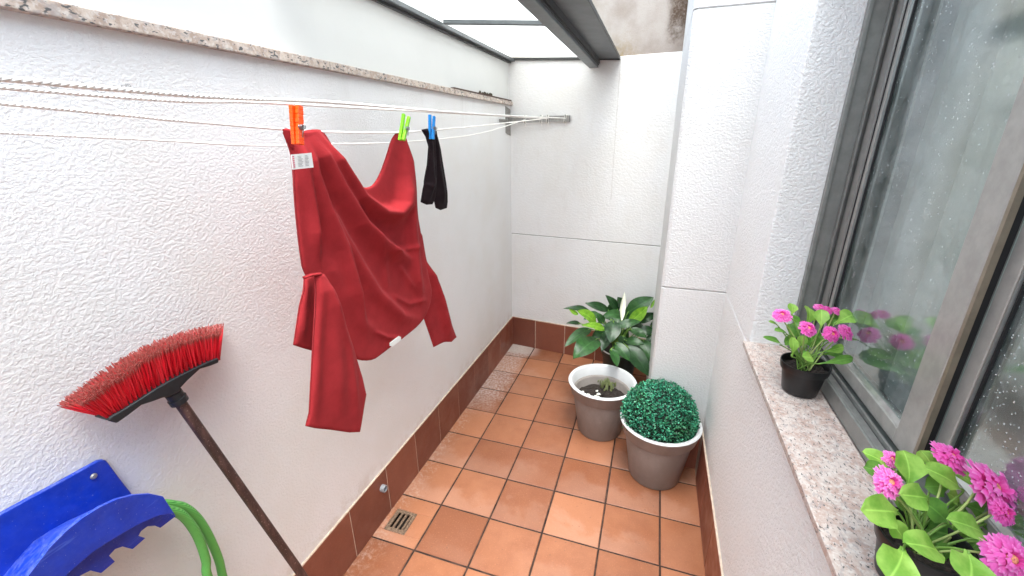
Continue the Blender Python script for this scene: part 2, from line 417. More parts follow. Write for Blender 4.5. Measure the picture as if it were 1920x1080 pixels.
# floor: every tile bevelled over a grout bed, one tile cut round the gully
P = .25; J = .0040
DX0, DX1, DY0, DY1 = .062, .168, -.70, -.582
m = M()
def one_tile(x0, x1, y0, y1, a):
    b = .0022; z0 = -.006
    v = [(x0, y0, z0), (x1, y0, z0), (x1, y1, z0), (x0, y1, z0), (x0, y0, -b), (x1, y0, -b), (x1, y1, -b), (x0, y1, -b),
         (x0 + b, y0 + b, 0), (x1 - b, y0 + b, 0), (x1 - b, y1 - b, 0), (x0 + b, y1 - b, 0)]
    f = [(8, 9, 10, 11)]
    for i in range(4):
        j = (i + 1) % 4; f += [(i, j, 4 + j, 4 + i), (4 + i, 4 + j, 8 + j, 8 + i)]
    m.add(v, f, a)
for i in range(-1, 7):
    for j in range(-15, 5):
        x0, x1, y0, y1 = i * P + J, (i + 1) * P - J, j * P + J, (j + 1) * P - J
        x0 = max(x0, -.05); x1 = min(x1, 1.44); y1 = min(y1, 1.25)
        if x1 - x0 < .01 or y1 - y0 < .01: continue
        jit = lambda: U_(-.0008, .0008)
        a = R_()
        if i == 0 and j == -3:
            one_tile(x0, x1, y0, DY0, a); one_tile(x0, x1, DY1, y1, a); one_tile(x0, DX0, DY0, DY1, a); one_tile(DX1, x1, DY0, DY1, a)
        else: one_tile(x0 + jit(), x1 + jit(), y0 + jit(), y1 + jit(), a)
floor = structure(m.build('floor', T_FLOOR, shade=True))
g = M()
for x0, x1, y0, y1 in ((-.1, 1.5, Y0, DY0), (-.1, 1.5, DY1, 1.3), (-.1, DX0, DY0, DY1), (DX1, 1.5, DY0, DY1)):
    g.add([(x0, y0, -.0028), (x1, y0, -.0028), (x1, y1, -.0028), (x0, y1, -.0028)], [(0, 1, 2, 3)])
structure(g.build('floor_bed', GROUT_D))

def wall_prism(name, q, z0, z1, mat, label=None, parent=None):
    o = M().hexa(q, z0, z1).build(name, mat, parent)
    if label: tag(o, label, 'wall')
    return o
SK = .25; ST = .008
# long wall with its coping and skirting
lw = wall_prism('rendered_wall', [(-.25, Y0), (lx(Y0) - ST, Y0), (lx(1.3) - ST, 1.3), (-.25, 1.3)], -.02, 1.872, W_LEFT,
                'long rough white rendered wall behind the clothes lines, under a granite coping')
cp = M()
yb = [Y0, -1.9, -.62, .66, 1.202]
for a, b in zip(yb[:-1], yb[1:]):
    cp.hexa([(-.2, a + .0008), (lx(a) + .013, a + .0008), (lx(b) + .013, b - .0008), (-.2, b - .0008)], 1.872, 1.898)
bevel(cp.build('coping', GRANITE_OLD, lw), .002)
def skirting(parent, pts, mat_t=T_SKIRT, h=SK, start=0.0):
    """skirting tiles along a straight foot: pts = two plan points, tile side on the left of p->q"""
    p, q = Vector(pts[0]), Vector(pts[1]); d = (q - p); L = d.length; d.normalize(); n = Vector((d.y, -d.x))
    s = M(); c = M(); t0 = start
    while t0 < L - .004:
        a = max(t0 + .0026, 0); b = min(t0 + P - .0026, L); sh = R_()
        if b - a > .004:
            qd = [p + d * a + n * ST, p + d * b + n * ST, p + d * b, p + d * a]
            s.hexa([(v.x, v.y) for v in (qd[3], qd[0], qd[1], qd[2])][::-1] if False else [(v.x, v.y) for v in qd], 0.0, h + U_(-.0012, .0012), sh)
        t0 += P
    o = fix_normals(s.build('skirting', mat_t, parent, shade=True)); bevel(o, .0014, 2)
    e = n * (ST - .0022)
    c.hexa([(v.x, v.y) for v in (p + e, q + e, q, p)], 0.001, h - .0015)
    c.hexa([(v.x, v.y) for v in (p + n * (ST - .001), q + n * (ST - .001), q, p)], h - .001, h + .0045)
    k = fix_normals(c.build('grout', GROUT_L, o))
    return o
skirting(lw, [(lx(1.2) - ST, 1.2), (lx(Y0) - ST, Y0)][::-1], start=-.0)
# upper wall above the coping
wall_prism('upper_wall', [(-.25, Y0), (lx(Y0) - .022, Y0), (lx(1.3) - .022, 1.3), (-.25, 1.3)], 1.898, 2.24, W_UP,
           'smooth white upper wall between the granite coping and the canopy rail')
# end wall: two leaves with a groove between them
ew = thing('end_wall', 'pale end wall with one horizontal groove, behind the big leafy plant', 'wall', (.6, 1.3, 0))
def end_slab(z0, z1, dy=0.0, x0=-.25, x1=1.75):
    return [(x0, by(x0) + dy), (x1, by(x1) + dy), (x1, 1.6), (x0, 1.6)]
m = M(); m.hexa(end_slab(0, 0), -.02, .9525); m.hexa(end_slab(0, 0), .9585, 2.128)
m.hexa(end_slab(0, 0, .0005, -.25, .60), 2.128, 2.165)
bevel(m.build('render_face', W_END, ew), .002)
M().hexa(end_slab(0, 0, .005), .9525, .9585).build('groove', plain('groove grey', (150, 148, 145), .9), ew)
skirting(ew, [(lx(1.2), by(lx(1.2)) ), (1.152, by(1.152))], start=-.048)
sw = M().hexa(end_slab(0, 0, .004), 2.1285, 2.75).build('stained_wall', W_STAIN)
tag(sw, 'upper end wall stained with brown mould, above the white end wall', 'wall')
# thin vertical joint in the end wall, under the canopy corner
xj = .795
M().add([(xj, by(xj) - .0015, 1.25), (xj + .0035, by(xj + .0035) - .0015, 1.25), (xj + .004, by(xj) - .0015, 2.125), (xj, by(xj) - .0015, 2.125)], [(0, 1, 2, 3)]).build('joint', plain('joint grey', (205, 202, 198), .9), ew)
# pillar
pl = thing('pillar', 'white rendered pillar at the right of the leafy plant, with two grooves', 'pillar', (1.29, .5, 0))
PX0, PX1, PYF, PYB = 1.152, 1.432, .129, 1.2
ch = .012
plan = lambda d: [(PX0 + d, PYF + ch + d), (PX0 + ch + d, PYF + d), (PX1, PYF + d), (PX1, PYB), (PX0 + d, PYB)]
m = M(); zz = [-.02, .989, .995, 2.116, 2.122, 2.55]
for a, b in ((0, 1), (2, 3), (4, 5)): m.hexa(plan(0), zz[a], zz[b])
bevel(m.build('render_face', W_PIER, pl), .002)
m = M(); m.hexa(plan(.005), zz[1], zz[2]); m.hexa(plan(.005), zz[3], zz[4]); m.build('groove', plain('groove pale', (186, 184, 181), .9), pl)
skirting(pl, [(PX0, PYF), (PX1, PYF)], start=-.1)
# window wall : parapet, pier beyond the window, lintel, pier behind the camera
WX = 1.430; WB = 1.70; RV = -.412
ww = thing('window_wall', 'white rendered wall holding the sliding window and its granite sill', 'wall', (1.56, -1.2, 0))
m = M()
m.hexa([(WX, Y0), (WB, Y0), (WB, PYF + .6), (WX, PYF + .6)], -.02, .990)
m.hexa([(WX, RV), (WB, RV), (WB, PYF + .6), (WX, PYF + .6)], .994, 2.30)
m.hexa([(WX, Y0), (WB, Y0), (WB, -2.55), (WX, -2.55)], .994, 2.30)
m.hexa([(WX, -2.55), (WB, -2.55), (WB, RV), (WX, RV)], 2.172, 2.30)
bevel(m.build('render_face', W_WIN, ww), .004)
M().hexa([(WX + .004, RV + .01), (WB, RV + .01), (WB, PYF + .6), (WX + .004, PYF + .6)], .990, .994).build('groove', plain('groove light', (196, 195, 192), .9), ww)
m = M()
for a, b in ((-2.55, -1.9005), (-1.8995, RV)): m.box(WX - .018, 1.5585, a, b, .994, 1.010)
m.box(1.5585, 1.69, -2.55, RV, .994, 1.004)
bevel(m.build('window_sill', GRANITE, ww), .0015)
skirting(ww, [(WX, PYF), (WX, Y0)], start=.083)
# unseen wall added behind the viewer to bounce and limit the sky light
wall_prism('unseen_bounce_wall', [(-.25, Y0 - .25), (WB, Y0 - .25), (WB, Y0), (-.25, Y0)], -.02, 2.3, W_WIN, 'unseen white wall added behind the viewer to bounce light')

# ------------------------------------------------------------------ canopy
def cz(x): return 2.168 - .066 * (x - .05)
def cpt(x, y, dz=0): return Vector((x, y, cz(x) + dz))
cn = thing('canopy', 'milky sheet canopy on dark grey steel rails along the upper wall', 'canopy', (.4, 0, 2.1))
XL, XR = lx(0) - .02, .794
def cbar(mm, p, q, w, h0, h1):                     # bar under/over the canopy plane from p to q (plan)
    p, q = Vector(p), Vector(q); d = (q - p).normalized(); n = Vector((-d.y, d.x)) * w / 2
    c = [p + n, p - n, q - n, q + n]
    v = [(a.x, a.y, cz(a.x) + h0) for a in c] + [(a.x, a.y, cz(a.x) + h1) for a in c]
    mm.add(v, [(0, 1, 2, 3), (7, 6, 5, 4), (0, 4, 5, 1), (1, 5, 6, 2), (2, 6, 7, 3), (3, 7, 4, 0)])
yc = .15; YE = -.80
for k, yy in enumerate((yc, YE + .014)):
    mm = M(); cbar(mm, (.085, yy), (.604, yy + (.05 if k == 0 else 0)), .026, -.012, .006); bevel(fix_normals(mm.build('cross_bar', STEEL, cn)), .002)
mm = M(); cbar(mm, (lx(YE) + .006, YE), (lx(1.2) + .006, 1.205), .045, -.020, -.002); bevel(fix_normals(mm.build('wall_rail', STEEL, cn)), .002)
mm = M(); cbar(mm, (lx(YE) - .006, YE), (lx(1.2) - .006, 1.205), .016, -.030, -.0205); fix_normals(mm.build('wall_rail_lip', STEEL_D, cn))
mm = M(); cbar(mm, (.06, by(.06) - .008), (XR, by(XR) - .008), .014, -.012, .004); fix_normals(mm.build('end_rail', STEEL_D, cn))
ys = [1.2, yc + .02, YE]
for a, b in zip(ys[1:], ys[:-1]):
    mm = M(); cbar(mm, (.33, a + .003), (.33, b - .003), .56, .007, .013)
    fix_normals(mm.build('canopy_sheet', CANOPY, cn))
mm = M(); bz = 2.073
xb0, xb1 = .603, .659
mm.box(xb0, xb1, YE, by(.63) + .0, bz, 2.128); bevel(fix_normals(mm.build('beam', STEEL, cn)), .003)
mm = M(); mm.box(xb1, xb1 + .010, YE, by(.66), 2.096, 2.1275); mm.box(xb1, xb1 + .005, YE, by(.66), 2.088, 2.0925)
fix_normals(mm.build('beam_rib', STEEL_D, cn))
mm = M(); cbar(mm, (.729, YE), (.729, by(.729) - .002), .128, -.006, .004); fix_normals(mm.build('gutter_plate', STEEL, cn))
mm = M(); cbar(mm, (.7945, YE), (.7945, by(.7945) - .001), .003, -.010, .006); fix_normals(mm.build('gutter_edge', STEEL_D, cn))

# ------------------------------------------------------------------ sliding window
wn = thing('sliding_window', 'grey aluminium sliding window wet with rain, above the granite sill', 'window', (1.6, -1.4, 1.01))
WT = 2.12
def wbox(name, x0, x1, y0, y1, z0, z1, mat, parent, bv=.0015):
    return bevel(M().box(x0, x1, y0, y1, z0, z1).build(name, mat, parent), bv)
fr = M()
fr.box(1.5605, 1.5680, -2.54, RV - .002, 1.0105, 1.052)        # lip
fr.box(1.5680, 1.5860, -2.54, RV - .002, 1.0105, 1.046)        # track ledge
fr.box(1.5890, 1.5925, -2.54, RV - .002, 1.0105, 1.056)        # rib
fr.box(1.5925, 1.69, -2.54, RV - .002, 1.0105, 1.038)
fr.box(1.6600, 1.6635, -2.54, RV - .002, 1.038, 1.056)
fr.box(1.541, 1.550, RV - .020, RV - .001, 1.011, WT)          # far jamb, stepped
fr.box(1.550, 1.586, RV - .012, RV - .001, 1.053, WT)
fr.box(1.586, 1.590, RV - .026, RV - .001, 1.057, WT)
fr.box(1.590, 1.602, RV - .009, RV - .001, 1.057, WT)
fr.box(1.602, 1.69, RV - .006, RV - .001, 1.039, WT)
fr.box(1.5605, 1.69, -2.54, RV - .027, WT, WT + .05)
fo = bevel(fr.build('window_frame', ALU_F, wn), .001)
wbox('track', 1.5683, 1.5858, -2.54, RV - .021, 1.0462, 1.0485, ALU_L, fo, .0004)
wbox('track', 1.5890, 1.5925, -2.54, RV - .028, 1.0562, 1.0585, ALU_L, fo, .0004)
def sash(x, y0, y1, name_lab, gmat, stile_near=.066, stile_far=.072):
    """sash in the plane x..x+.028 from y0 (near) to y1 (far)"""
    z0 = 1.060; zr = 1.096
    s = M().box(x, x + .028, y0, y0 + stile_near, z0, WT - .005)
    s.box(x, x + .028, y1 - stile_far, y1, z0, WT - .005)
    s.box(x, x + .028, y0 + stile_near, y1 - stile_far, z0, zr)
    s.box(x, x + .028, y0 + stile_near, y1 - stile_far, WT - .065, WT - .005)
    o = bevel(s.build('sash', ALU, wn, label=name_lab), .003, 3)
    b = M(); gy0, gy1 = y0 + stile_near, y1 - stile_far
    b.add([(x + .004, gy0, zr), (x + .004, gy1, zr), (x + .011, gy1, zr + .007), (x + .011, gy0, zr + .007)], [(0, 1, 2, 3)])
    b.box(x + .011, x + .013, gy0, gy1, zr, zr + .007)
    b.build('glazing_bead', ALU_L, o)
    b = M().box(x + .006, x + .011, gy1 - .006, gy1, zr, WT - .065); b.box(x + .006, x + .011, gy0, gy0 + .004, zr + .008, WT - .065)
    b.build('seal', RUBBER, o)
    b = M().box(x + .001, x + .006, gy1 - .003, gy1 + .0, zr, WT - .065); b.build('bead_line', ALU_L, o)
    b = M().add([(x + .0125, gy0, zr), (x + .0125, gy1, zr), (x + .0125, gy1, WT - .065), (x + .0125, gy0, WT - .065)], [(0, 1, 2, 3)])
    b.build('pane', gmat, o)
    return o
s1 = sash(1.600, -1.010, RV - .014, 'outer sash with pale reflections in its pane', GLASS_FAR)
wbox('bead_line', 1.5975, 1.6000, RV - .062, RV - .056, 1.062, WT - .006, ALU_L, s1, .0004)
wbox('bead_line', 1.5975, 1.6000, RV - .074, RV - .071, 1.062, WT - .006, RUBBER, s1, .0003)
wbox('stile_edge', 1.6005, 1.6105, -1.0185, -1.0102, 1.062, WT - .006, plain('brownish anodised edge', (138, 128, 112), .35, .5), s1, .0005)
s2 = sash(1.624, -2.53, -1.014, 'inner sash behind the near flowers, pane dotted with rain drops', GLASS_NEAR, .07, .032)
wbox('seal', 1.6110, 1.6235, -1.0125, -1.0105, 1.062, WT - .006, RUBBER, s2, .0004)
lt = M().box(1.700, 1.708, -1.125, -1.085, 1.165, 1.172); bevel(lt.build('latch', PAPER, wn), .002)
# the room behind the glass
rm = M().box(1.95, 4.2, -3.4, .9, -.06, -.02)
structure(rm.build('room_floor', ROOM_F))
rw = M().box(4.2, 4.3, -3.4, .9, -.02, 2.8); rw.box(1.71, 4.2, .9, 1.0, -.02, 2.8); rw.box(1.71, 4.2, -3.5, -3.4, -.02, 2.8); rw.box(1.71, 4.2, -3.4, .9, 2.8, 2.9)
tag(rw.build('room_wall', ROOM), 'dim grey room walls seen faintly through the window glass', 'wall')
def curtain(y0, y1, x, ph, lab):
    v = []; f = []; n = 160
    for i in range(n + 1):
        y = y0 + (y1 - y0) * i / n
        xx = x + .055 * math.sin(ph + y * 31 + .6 * math.sin(y * 9)) + .015 * math.sin(y * 77 + 1)
        for j, z in enumerate((.05, .8, 1.6, 2.6)): v.append((xx * (1) + .004 * j, y + .004 * math.sin(j + y * 20), z))
    for i in range(n):
        for j in range(3): f.append((i * 4 + j, i * 4 + 4 + j, i * 4 + 5 + j, i * 4 + 1 + j))
    tag(obj('curtain', v, f, CURT, None, True), lab, 'curtain')
curtain(-.93, -.20, 1.86, 0, 'pale sheer curtain hanging behind the outer window pane')
curtain(-1.62, -1.38, 1.95, 2, 'pale sheer curtain bunched behind the rain dotted inner pane')

# ------------------------------------------------------------------ clothes lines
br = thing('line_bracket', 'flat grey steel bracket on the far end of the long wall, holding the clothes lines', 'bracket', (.07, 1.155, 1.77))
AY = 1.155; w0 = lx(AY) - ST
pp = M().slab([(w0, AY - .057, 1.690), (w0, AY + .040, 1.672), (w0, AY + .040, 1.845), (w0, AY - .057, 1.862)], (.005, 0, 0))
fix_normals(pp.build('wall_plate', GALV, br))
aa = M().box(w0 + .005, .487, AY - .002, AY + .002, 1.757, 1.797); bevel(aa.build('arm', GALV, br), .0006)
aa = M().box(.487, .4895, AY - .012, AY + .002, 1.757, 1.797); aa.build('arm_end', STEEL, br)
aa = M().box(w0 + .0052, w0 + .009, AY - .200, AY - .0575, 1.757, 1.777); aa.build('wall_strap', GALV, br)
for xx in (.175, .29, .335, .457):
    h = M().tube([(xx, AY - .004, 1.797), (xx, AY - .012, 1.803), (xx, AY - .012, 1.752), (xx, AY + .004, 1.750)], .0022, 6); h.build('hook', STEEL_D, br)
def rope_path(x, pts, n=90):
    # piecewise curve through (y, z) pairs, Catmull-Rom
    pts = [(pts[0][0] * 2 - pts[1][0], pts[0][1] * 2 - pts[1][1])] + pts + [(pts[-1][0] * 2 - pts[-2][0], pts[-1][1] * 2 - pts[-2][1])]
    out = []
    for i in range(1, len(pts) - 2):
        p0, p1, p2, p3 = [Vector(q) for q in pts[i - 1:i + 3]]
        for k in range(n):
            t = k / n
            q = .5 * ((2 * p1) + (p2 - p0) * t + (2 * p0 - 5 * p1 + 4 * p2 - p3) * t * t + (3 * p1 - p0 - 3 * p2 + p3) * t ** 3)
            out.append(Vector((x, q.x, q.y)))
    out.append(Vector((x, pts[-2][0], pts[-2][1]))); return out
def rope(x, pts, r, lab):
    path = rope_path(x, pts, 60)
    # resample evenly and lay three strands round each other
    d = [0]
    for a, b in zip(path[:-1], path[1:]): d.append(d[-1] + (b - a).length)
    step = .0042; res = []; i = 0
    s = 0
    while s < d[-1]:
        while d[i + 1] < s: i += 1
        t = (s - d[i]) / max(1e-9, d[i + 1] - d[i]); res.append(path[i].lerp(path[i + 1], t)); s += step
    m = M(); pitch = r * 7.0
    for k in range(3):
        pts3 = []
        for j, c in enumerate(res):
            an = 2 * math.pi * (j * step / pitch + k / 3)
            pts3.append(c + Vector((math.cos(an), 0, math.sin(an))) * r * .46)
        m.tube(pts3, r * .60, 6)
    # turns round the arm
    o = m.build('clothes_line', ROPE, None, True); tag(o, lab, 'clothes line', 'white cords of the clothes line')
    kn = M(); c = res[-1]
    for q in range(3):
        lp = [Vector((x + (q - 1) * .006 + .002 * math.sin(a), AY + .0075 * math.cos(a) * 1.2, 1.777 + .026 * math.sin(a))) for a in [2 * math.pi * i / 16 for i in range(17)]]
        kn.tube(lp, r * .62, 6)
    kn.tube([(x, AY - .008, 1.760), (x + .004, AY - .010, 1.745), (x + .006, AY - .006, 1.732)], r * .55, 6)
    kn.build('knot', ROPE, o, True)
    return o
rope(.457, [(-2.98, 1.758), (-1.599, 1.7245), (-1.1, 1.7335), (-.36, 1.743), (1.145, 1.779)], .0033, 'uppermost white twisted cord, the thickest and nearest of the clothes lines')
rope(.335, [(-2.98, 1.762), (-1.546, 1.7262), (-1.2, 1.732), (-.95, 1.738), (1.145, 1.779)], .0030, 'white twisted cord just below the uppermost one and touching it')
LZ = 1.681
rope(.29, [(-2.98, 1.798), (-1.532, 1.711), (-1.329, 1.698), (-1.057, 1.684), (-.956, 1.681), (-.703, 1.680), (-.604, 1.683), (-.43, 1.690), (.045, 1.714), (1.145, 1.777)], .0029, 'white cord sagging under the red shirt and the black socks')
rope(.175, [(-2.98, 1.765), (-1.493, 1.678), (-1.259, 1.664), (-1.067, 1.652), (-.788, 1.650), (-.375, 1.652), (.322, 1.684), (1.145, 1.774)], .0024, 'lowest white cord, running behind the red shirt next to the wall')
# debris strip on the coping
st = thing('wood_strip', 'thin dark strip lying on the far end of the granite coping', 'strip', (.06, .7, 1.9015))
mm = M(); mm.hexa([(lx(.28) - .01, .28), (lx(.28) + .014, .28), (lx(1.17) + .014, 1.17), (lx(1.17) - .01, 1.17)], 1.8982, 1.905); mm.build('strip', WOODB, st)
MOSS = plain('dark moss', (70, 62, 50), .9)
for k in range(14):
    mm = M(); y = U_(.62, .84); x = lx(y) + U_(0, .010); s_ = U_(.005, .010)
    mm.lathe([(.0004, 0), (s_, .0005), (s_ * .8, s_ * .8), (s_ * .35, s_ * 1.5), (.0004, s_ * 1.7)], (x, y, 1.9048), 7)
    mm.v = [q + Vector((U_(-1, 1), U_(-1, 1), U_(0, 1))) * s_ * .22 for q in mm.v]
    mm.build('moss_tuft', MOSS, st)

# ------------------------------------------------------------------ cloth pieces traced in the plane they hang in
def pt_seg(p, a, b):
    d = b - a; t = max(0, min(1, (p - a).dot(d) / max(1e-9, d.dot(d)))); return (p - (a + d * t)).length, t
def dense(poly, step):
    out = []
    for a, b in zip(poly, poly[1:] + poly[:1]):
        a, b = Vector(a), Vector(b); k = max(1, int((b - a).length / step))
        out += [a.lerp(b, i / k) for i in range(k)]
    return out
def smooth_closed(poly, it=2):
    pts = [Vector(p) for p in poly]
    for _ in range(it):
        out = []
        for a, b in zip(pts, pts[1:] + pts[:1]): out += [a * .75 + b * .25, a * .25 + b * .75]
        pts = out
    return pts
def cloth(name, poly, X, relief, parent, mat, puff=.012, grid=6.0, back=.010, label=None, edge=14.0, rnd=0):
    """outline in photo pixels laid in the plane x = X; front and back skins that meet at the outline"""
    ol = dense([tuple(p) for p in smooth_closed(poly, rnd)], grid)
    n = len(ol); pts = list(ol)
    ar = sum(a.x * b.y - b.x * a.y for a, b in zip(ol, ol[1:] + ol[:1]))
    x0 = min(p.x for p in ol); x1 = max(p.x for p in ol); y0 = min(p.y for p in ol); y1 = max(p.y for p in ol)
    def inside(p):
        c = False
        for a, b in zip(ol, ol[1:] + ol[:1]):
            if (a.y > p.y) != (b.y > p.y) and p.x < (b.x - a.x) * (p.y - a.y) / (b.y - a.y) + a.x: c = not c
        return c
    def dist(p): return min(pt_seg(p, a, b)[0] for a, b in zip(ol, ol[1:] + ol[:1]))
    rings = (2.2, 5.0)
    for dd in rings:
        for i in range(n):
            tg = (ol[(i + 1) % n] - ol[i - 1])
            if tg.length < 1e-6: continue
            tg.normalize(); nn_ = Vector((-tg.y, tg.x)) * (1 if ar > 0 else -1); q = ol[i] + nn_ * dd
            if inside(q) and abs(dist(q) - dd) < dd * .12: pts.append(q)
    yy = y0; r = 0
    while yy < y1:
        xx = x0 + (grid / 2 if r % 2 else 0)
        while xx < x1:
            p = Vector((xx, yy))
            if inside(p) and dist(p) > rings[-1] + grid * .55: pts.append(p)
            xx += grid
        yy += grid * .866; r += 1
    vo, eo, fo_, ov, oe, of = delaunay_2d_cdt(pts, [(i, (i + 1) % n) for i in range(n)], [], 1, 1e-4)
    V = []; B = []
    for p in vo:
        p = Vector(p); d = dist(p); e = min(1.0, d / edge); prof = math.sqrt(max(0, 1 - (1 - e) ** 2))
        w = at(p.x, p.y, 0, X)
        V.append(w + Vector((1, 0, 0)) * (relief(p) + puff * prof))
        B.append(w + Vector((1, 0, 0)) * (relief(p) * .6 - back * prof - .0012))
    N = len(V)
    F = [tuple(f) for f in fo_]
    # orient front to +x
    def nx(f): return (V[f[1]] - V[f[0]]).cross(V[f[2]] - V[f[0]]).x
    F = [f if nx(f) > 0 else f[::-1] for f in F]
    bnd = {}
    for f in F:
        for a, b in zip(f, f[1:] + f[:1]): bnd[(a, b)] = bnd.get((a, b), 0) + 1
    side = [(a, a + N, b + N, b)[::-1] for (a, b) in bnd if (b, a) not in bnd]
    o = obj(name, V + B, F + [tuple(i + N for i in f[::-1]) for f in F] + side, mat, parent, True, None, label)
    sm = o.modifiers.new('soft', 'SUBSURF'); sm.levels = 1; sm.render_levels = 1
    return o
def folds(lines, soft=None):
    L = [([Vector(q) for q in ps], amp, sl, sr) for ps, amp, sl, sr in lines]
    def fn(p):
        hs = []
        for ps, amp, sl, sr in L:
            best = 1e9; side = 1; tt = 0; k = len(ps) - 1
            for i, (a, b) in enumerate(zip(ps[:-1], ps[1:])):
                d, t = pt_seg(p, a, b)
                if d < best: best = d; side = (b - a).x * (p - a).y - (b - a).y * (p - a).x; tt = (i + t) / k
            fade = min(1, tt * 5 + .35) * min(1, (1 - tt) * 4 + .1)
            w = sl if side > 0 else sr
            g = 1 / (1 + (best / w) ** 2) ** 1.5 if side > 0 else math.exp(-(best / w) ** 2)
            hs.append(amp * fade * g)
        if not soft: return sum(hs)
        small = sum(h for h, l in zip(hs, L) if l[1] < .015)
        return small + .86 * soft * math.log(sum(math.exp(h / soft) for h, l in zip(hs, L) if l[1] >= .015) + 1e-9) - .86 * soft * math.log(len(hs))
    return fn
SX = .290
shirt = thing('red_shirt', 'brick red long sleeved shirt pegged upside down to the clothes line by its hem', 'shirt', tuple(at(655, 250, 0, SX)))
# ridges run down the cloth: (polyline, height, falloff on its lower/left side, falloff on its upper/right side)
body_f = folds([
    ([(558, 262), (567, 330), (582, 400), (598, 512)], .040, 15, 7),
    ([(568, 256), (582, 325), (606, 390), (640, 465), (668, 560), (690, 650)], .046, 24, 8),
    ([(578, 252), (602, 300), (630, 350), (672, 414), (706, 447), (742, 474), (792, 500)], .054, 26, 9),
    ([(588, 248), (622, 302), (664, 365), (706, 395), (734, 397), (750, 380), (756, 330), (757, 266)], .064, 24, 10),
    ([(600, 366), (636, 434), (676, 502), (705, 548), (750, 590), (794, 602)], .034, 24, 10),
    ([(612, 480), (640, 545), (672, 602), (722, 632)], .020, 22, 12),
    ([(759, 262), (764, 340), (768, 430), (777, 520), (792, 580)], .040, 10, 12),
    ([(702, 622), (725, 632), (757, 634)], .008, 4, 3),
    ([(745, 500), (760, 520), (775, 545)], .008, 5, 4),
    ([(722, 466), (755, 468), (786, 458)], .008, 5, 4),
    ([(690, 425), (716, 490), (728, 560)], .006, 7, 6),
    ([(735, 555), (765, 570), (800, 560)], .007, 5, 4),
], .006)
body_poly = [(531, 243), (545, 243), (560, 246), (580, 243), (600, 242), (610, 248), (624, 271), (640, 296), (658, 321), (676, 343), (683, 352), (694, 351), (704, 344), (716, 322), (727, 290), (735, 262), (744, 248), (755, 247), (760, 252),
             (766, 285), (773, 330), (783, 398), (791, 440), (799, 490), (808, 530), (812, 548), (808, 572), (800, 592), (786, 610), (765, 628), (740, 646), (716, 665), (702, 675), (684, 677), (668, 674), (652, 650), (630, 606), (604, 545), (585, 517), (571, 517),
             (561, 450), (554, 380), (549, 320), (545, 285), (539, 264)]
cloth('shirt_body', body_poly, SX, body_f, shirt, SHIRT, .005, 4.0, .010, None, 6, 1)
sl_f = folds([([(603, 515), (618, 590), (628, 690), (632, 800)], .014, 20, 16), ([(594, 520), (592, 620), (586, 795)], .007, 6, 8), ([(612, 540), (648, 650), (668, 800)], .012, 10, 9)])
cloth('sleeve', [(588, 515), (597, 512), (605, 512), (611, 525), (622, 552), (640, 597), (662, 650), (680, 708), (687, 740), (681, 775), (675, 810), (655, 811), (620, 806), (590, 803), (573, 799), (579, 775), (581, 720), (584, 655), (587, 590)], SX + .062, sl_f, shirt, SHIRT, .005, 4.5, .006, None, 6)
cloth('sleeve_lining', [(569, 520), (582, 516), (594, 514), (594, 560), (590, 620), (586, 658), (568, 653), (550, 647), (554, 612), (560, 572), (566, 545)], SX + .034, folds([([(572, 522), (566, 580), (560, 645)], .007, 8, 8)]), shirt, SHIRT, .005, 4.5, .004, None, 6)
cloth('sleeve_seam', [(567, 519), (580, 513), (600, 510), (607, 513), (600, 517), (582, 519), (570, 524)], SX + .068, lambda p: 0, shirt, SHIRT, .006, 3.0, .006, None, 3)
sr_f = folds([([(804, 500), (822, 560), (841, 640)], .026, 7, 9)])
cloth('sleeve', [(785, 428), (792, 442), (800, 490), (812, 525), (826, 556), (840, 592), (856, 632), (846, 641), (833, 641), (813, 651), (806, 630), (795, 598), (800, 570), (795, 540), (790, 500), (786, 460)], SX - .040, sr_f, shirt, SHIRT, .005, 4.5, .006, None, 6)
# hem turned at the top left corner
cloth('hem_fold', [(530, 242), (536, 240), (548, 243), (549, 262), (551, 285), (543, 275), (536, 262)], SX + .014, lambda p: 0, shirt, SHIRT, .006, 3.0, .004, None, 4)
def flat(name, px, X, mat, parent, th=.0012, tilt=0.0):
    m = M().slab([at(x, y, 0, X + (x - px[0][0]) * tilt) for x, y in px], (-th, 0, 0)); return fix_normals(m.build(name, mat, parent))
cl = flat('care_label', [(546, 290), (584, 286.5), (588, 314), (549, 318)], SX + .070, PAPER, shirt)
ink = M()
for k in range(8):
    for c0, c1 in ((.30, .52), (.64, .82)):
        u0, u1 = c0 + U_(-.02, .02), c1 + U_(-.06, .04); v = .14 + k * .095
        def q(u, v): return at(546 + 38.5 * u + 3.2 * v, 290 + 27.6 * v - 3.4 * u, 0, SX + .0706)
        ink.add([q(u0, v), q(u1, v), q(u1, v + .032), q(u0, v + .032)], [(0, 1, 2, 3)])
ink.build('label_print', INK, cl)
pk = M()
for k in range(6):
    v = .10 + k * .14
    def q(u, v): return at(546 + 38.5 * u + 3.2 * v, 290 + 27.6 * v - 3.4 * u, 0, SX + .0706)
    pk.add([q(.04, v), q(.13, v), q(.13, v + .09), q(.04, v + .09)], [(0, 1, 2, 3)])
pk.build('label_print', PINK, cl)
flat('neck_label', [(731, 643), (748, 630), (752, 632), (752, 638), (735, 650), (731, 648)], SX + .030, PAPER, shirt)

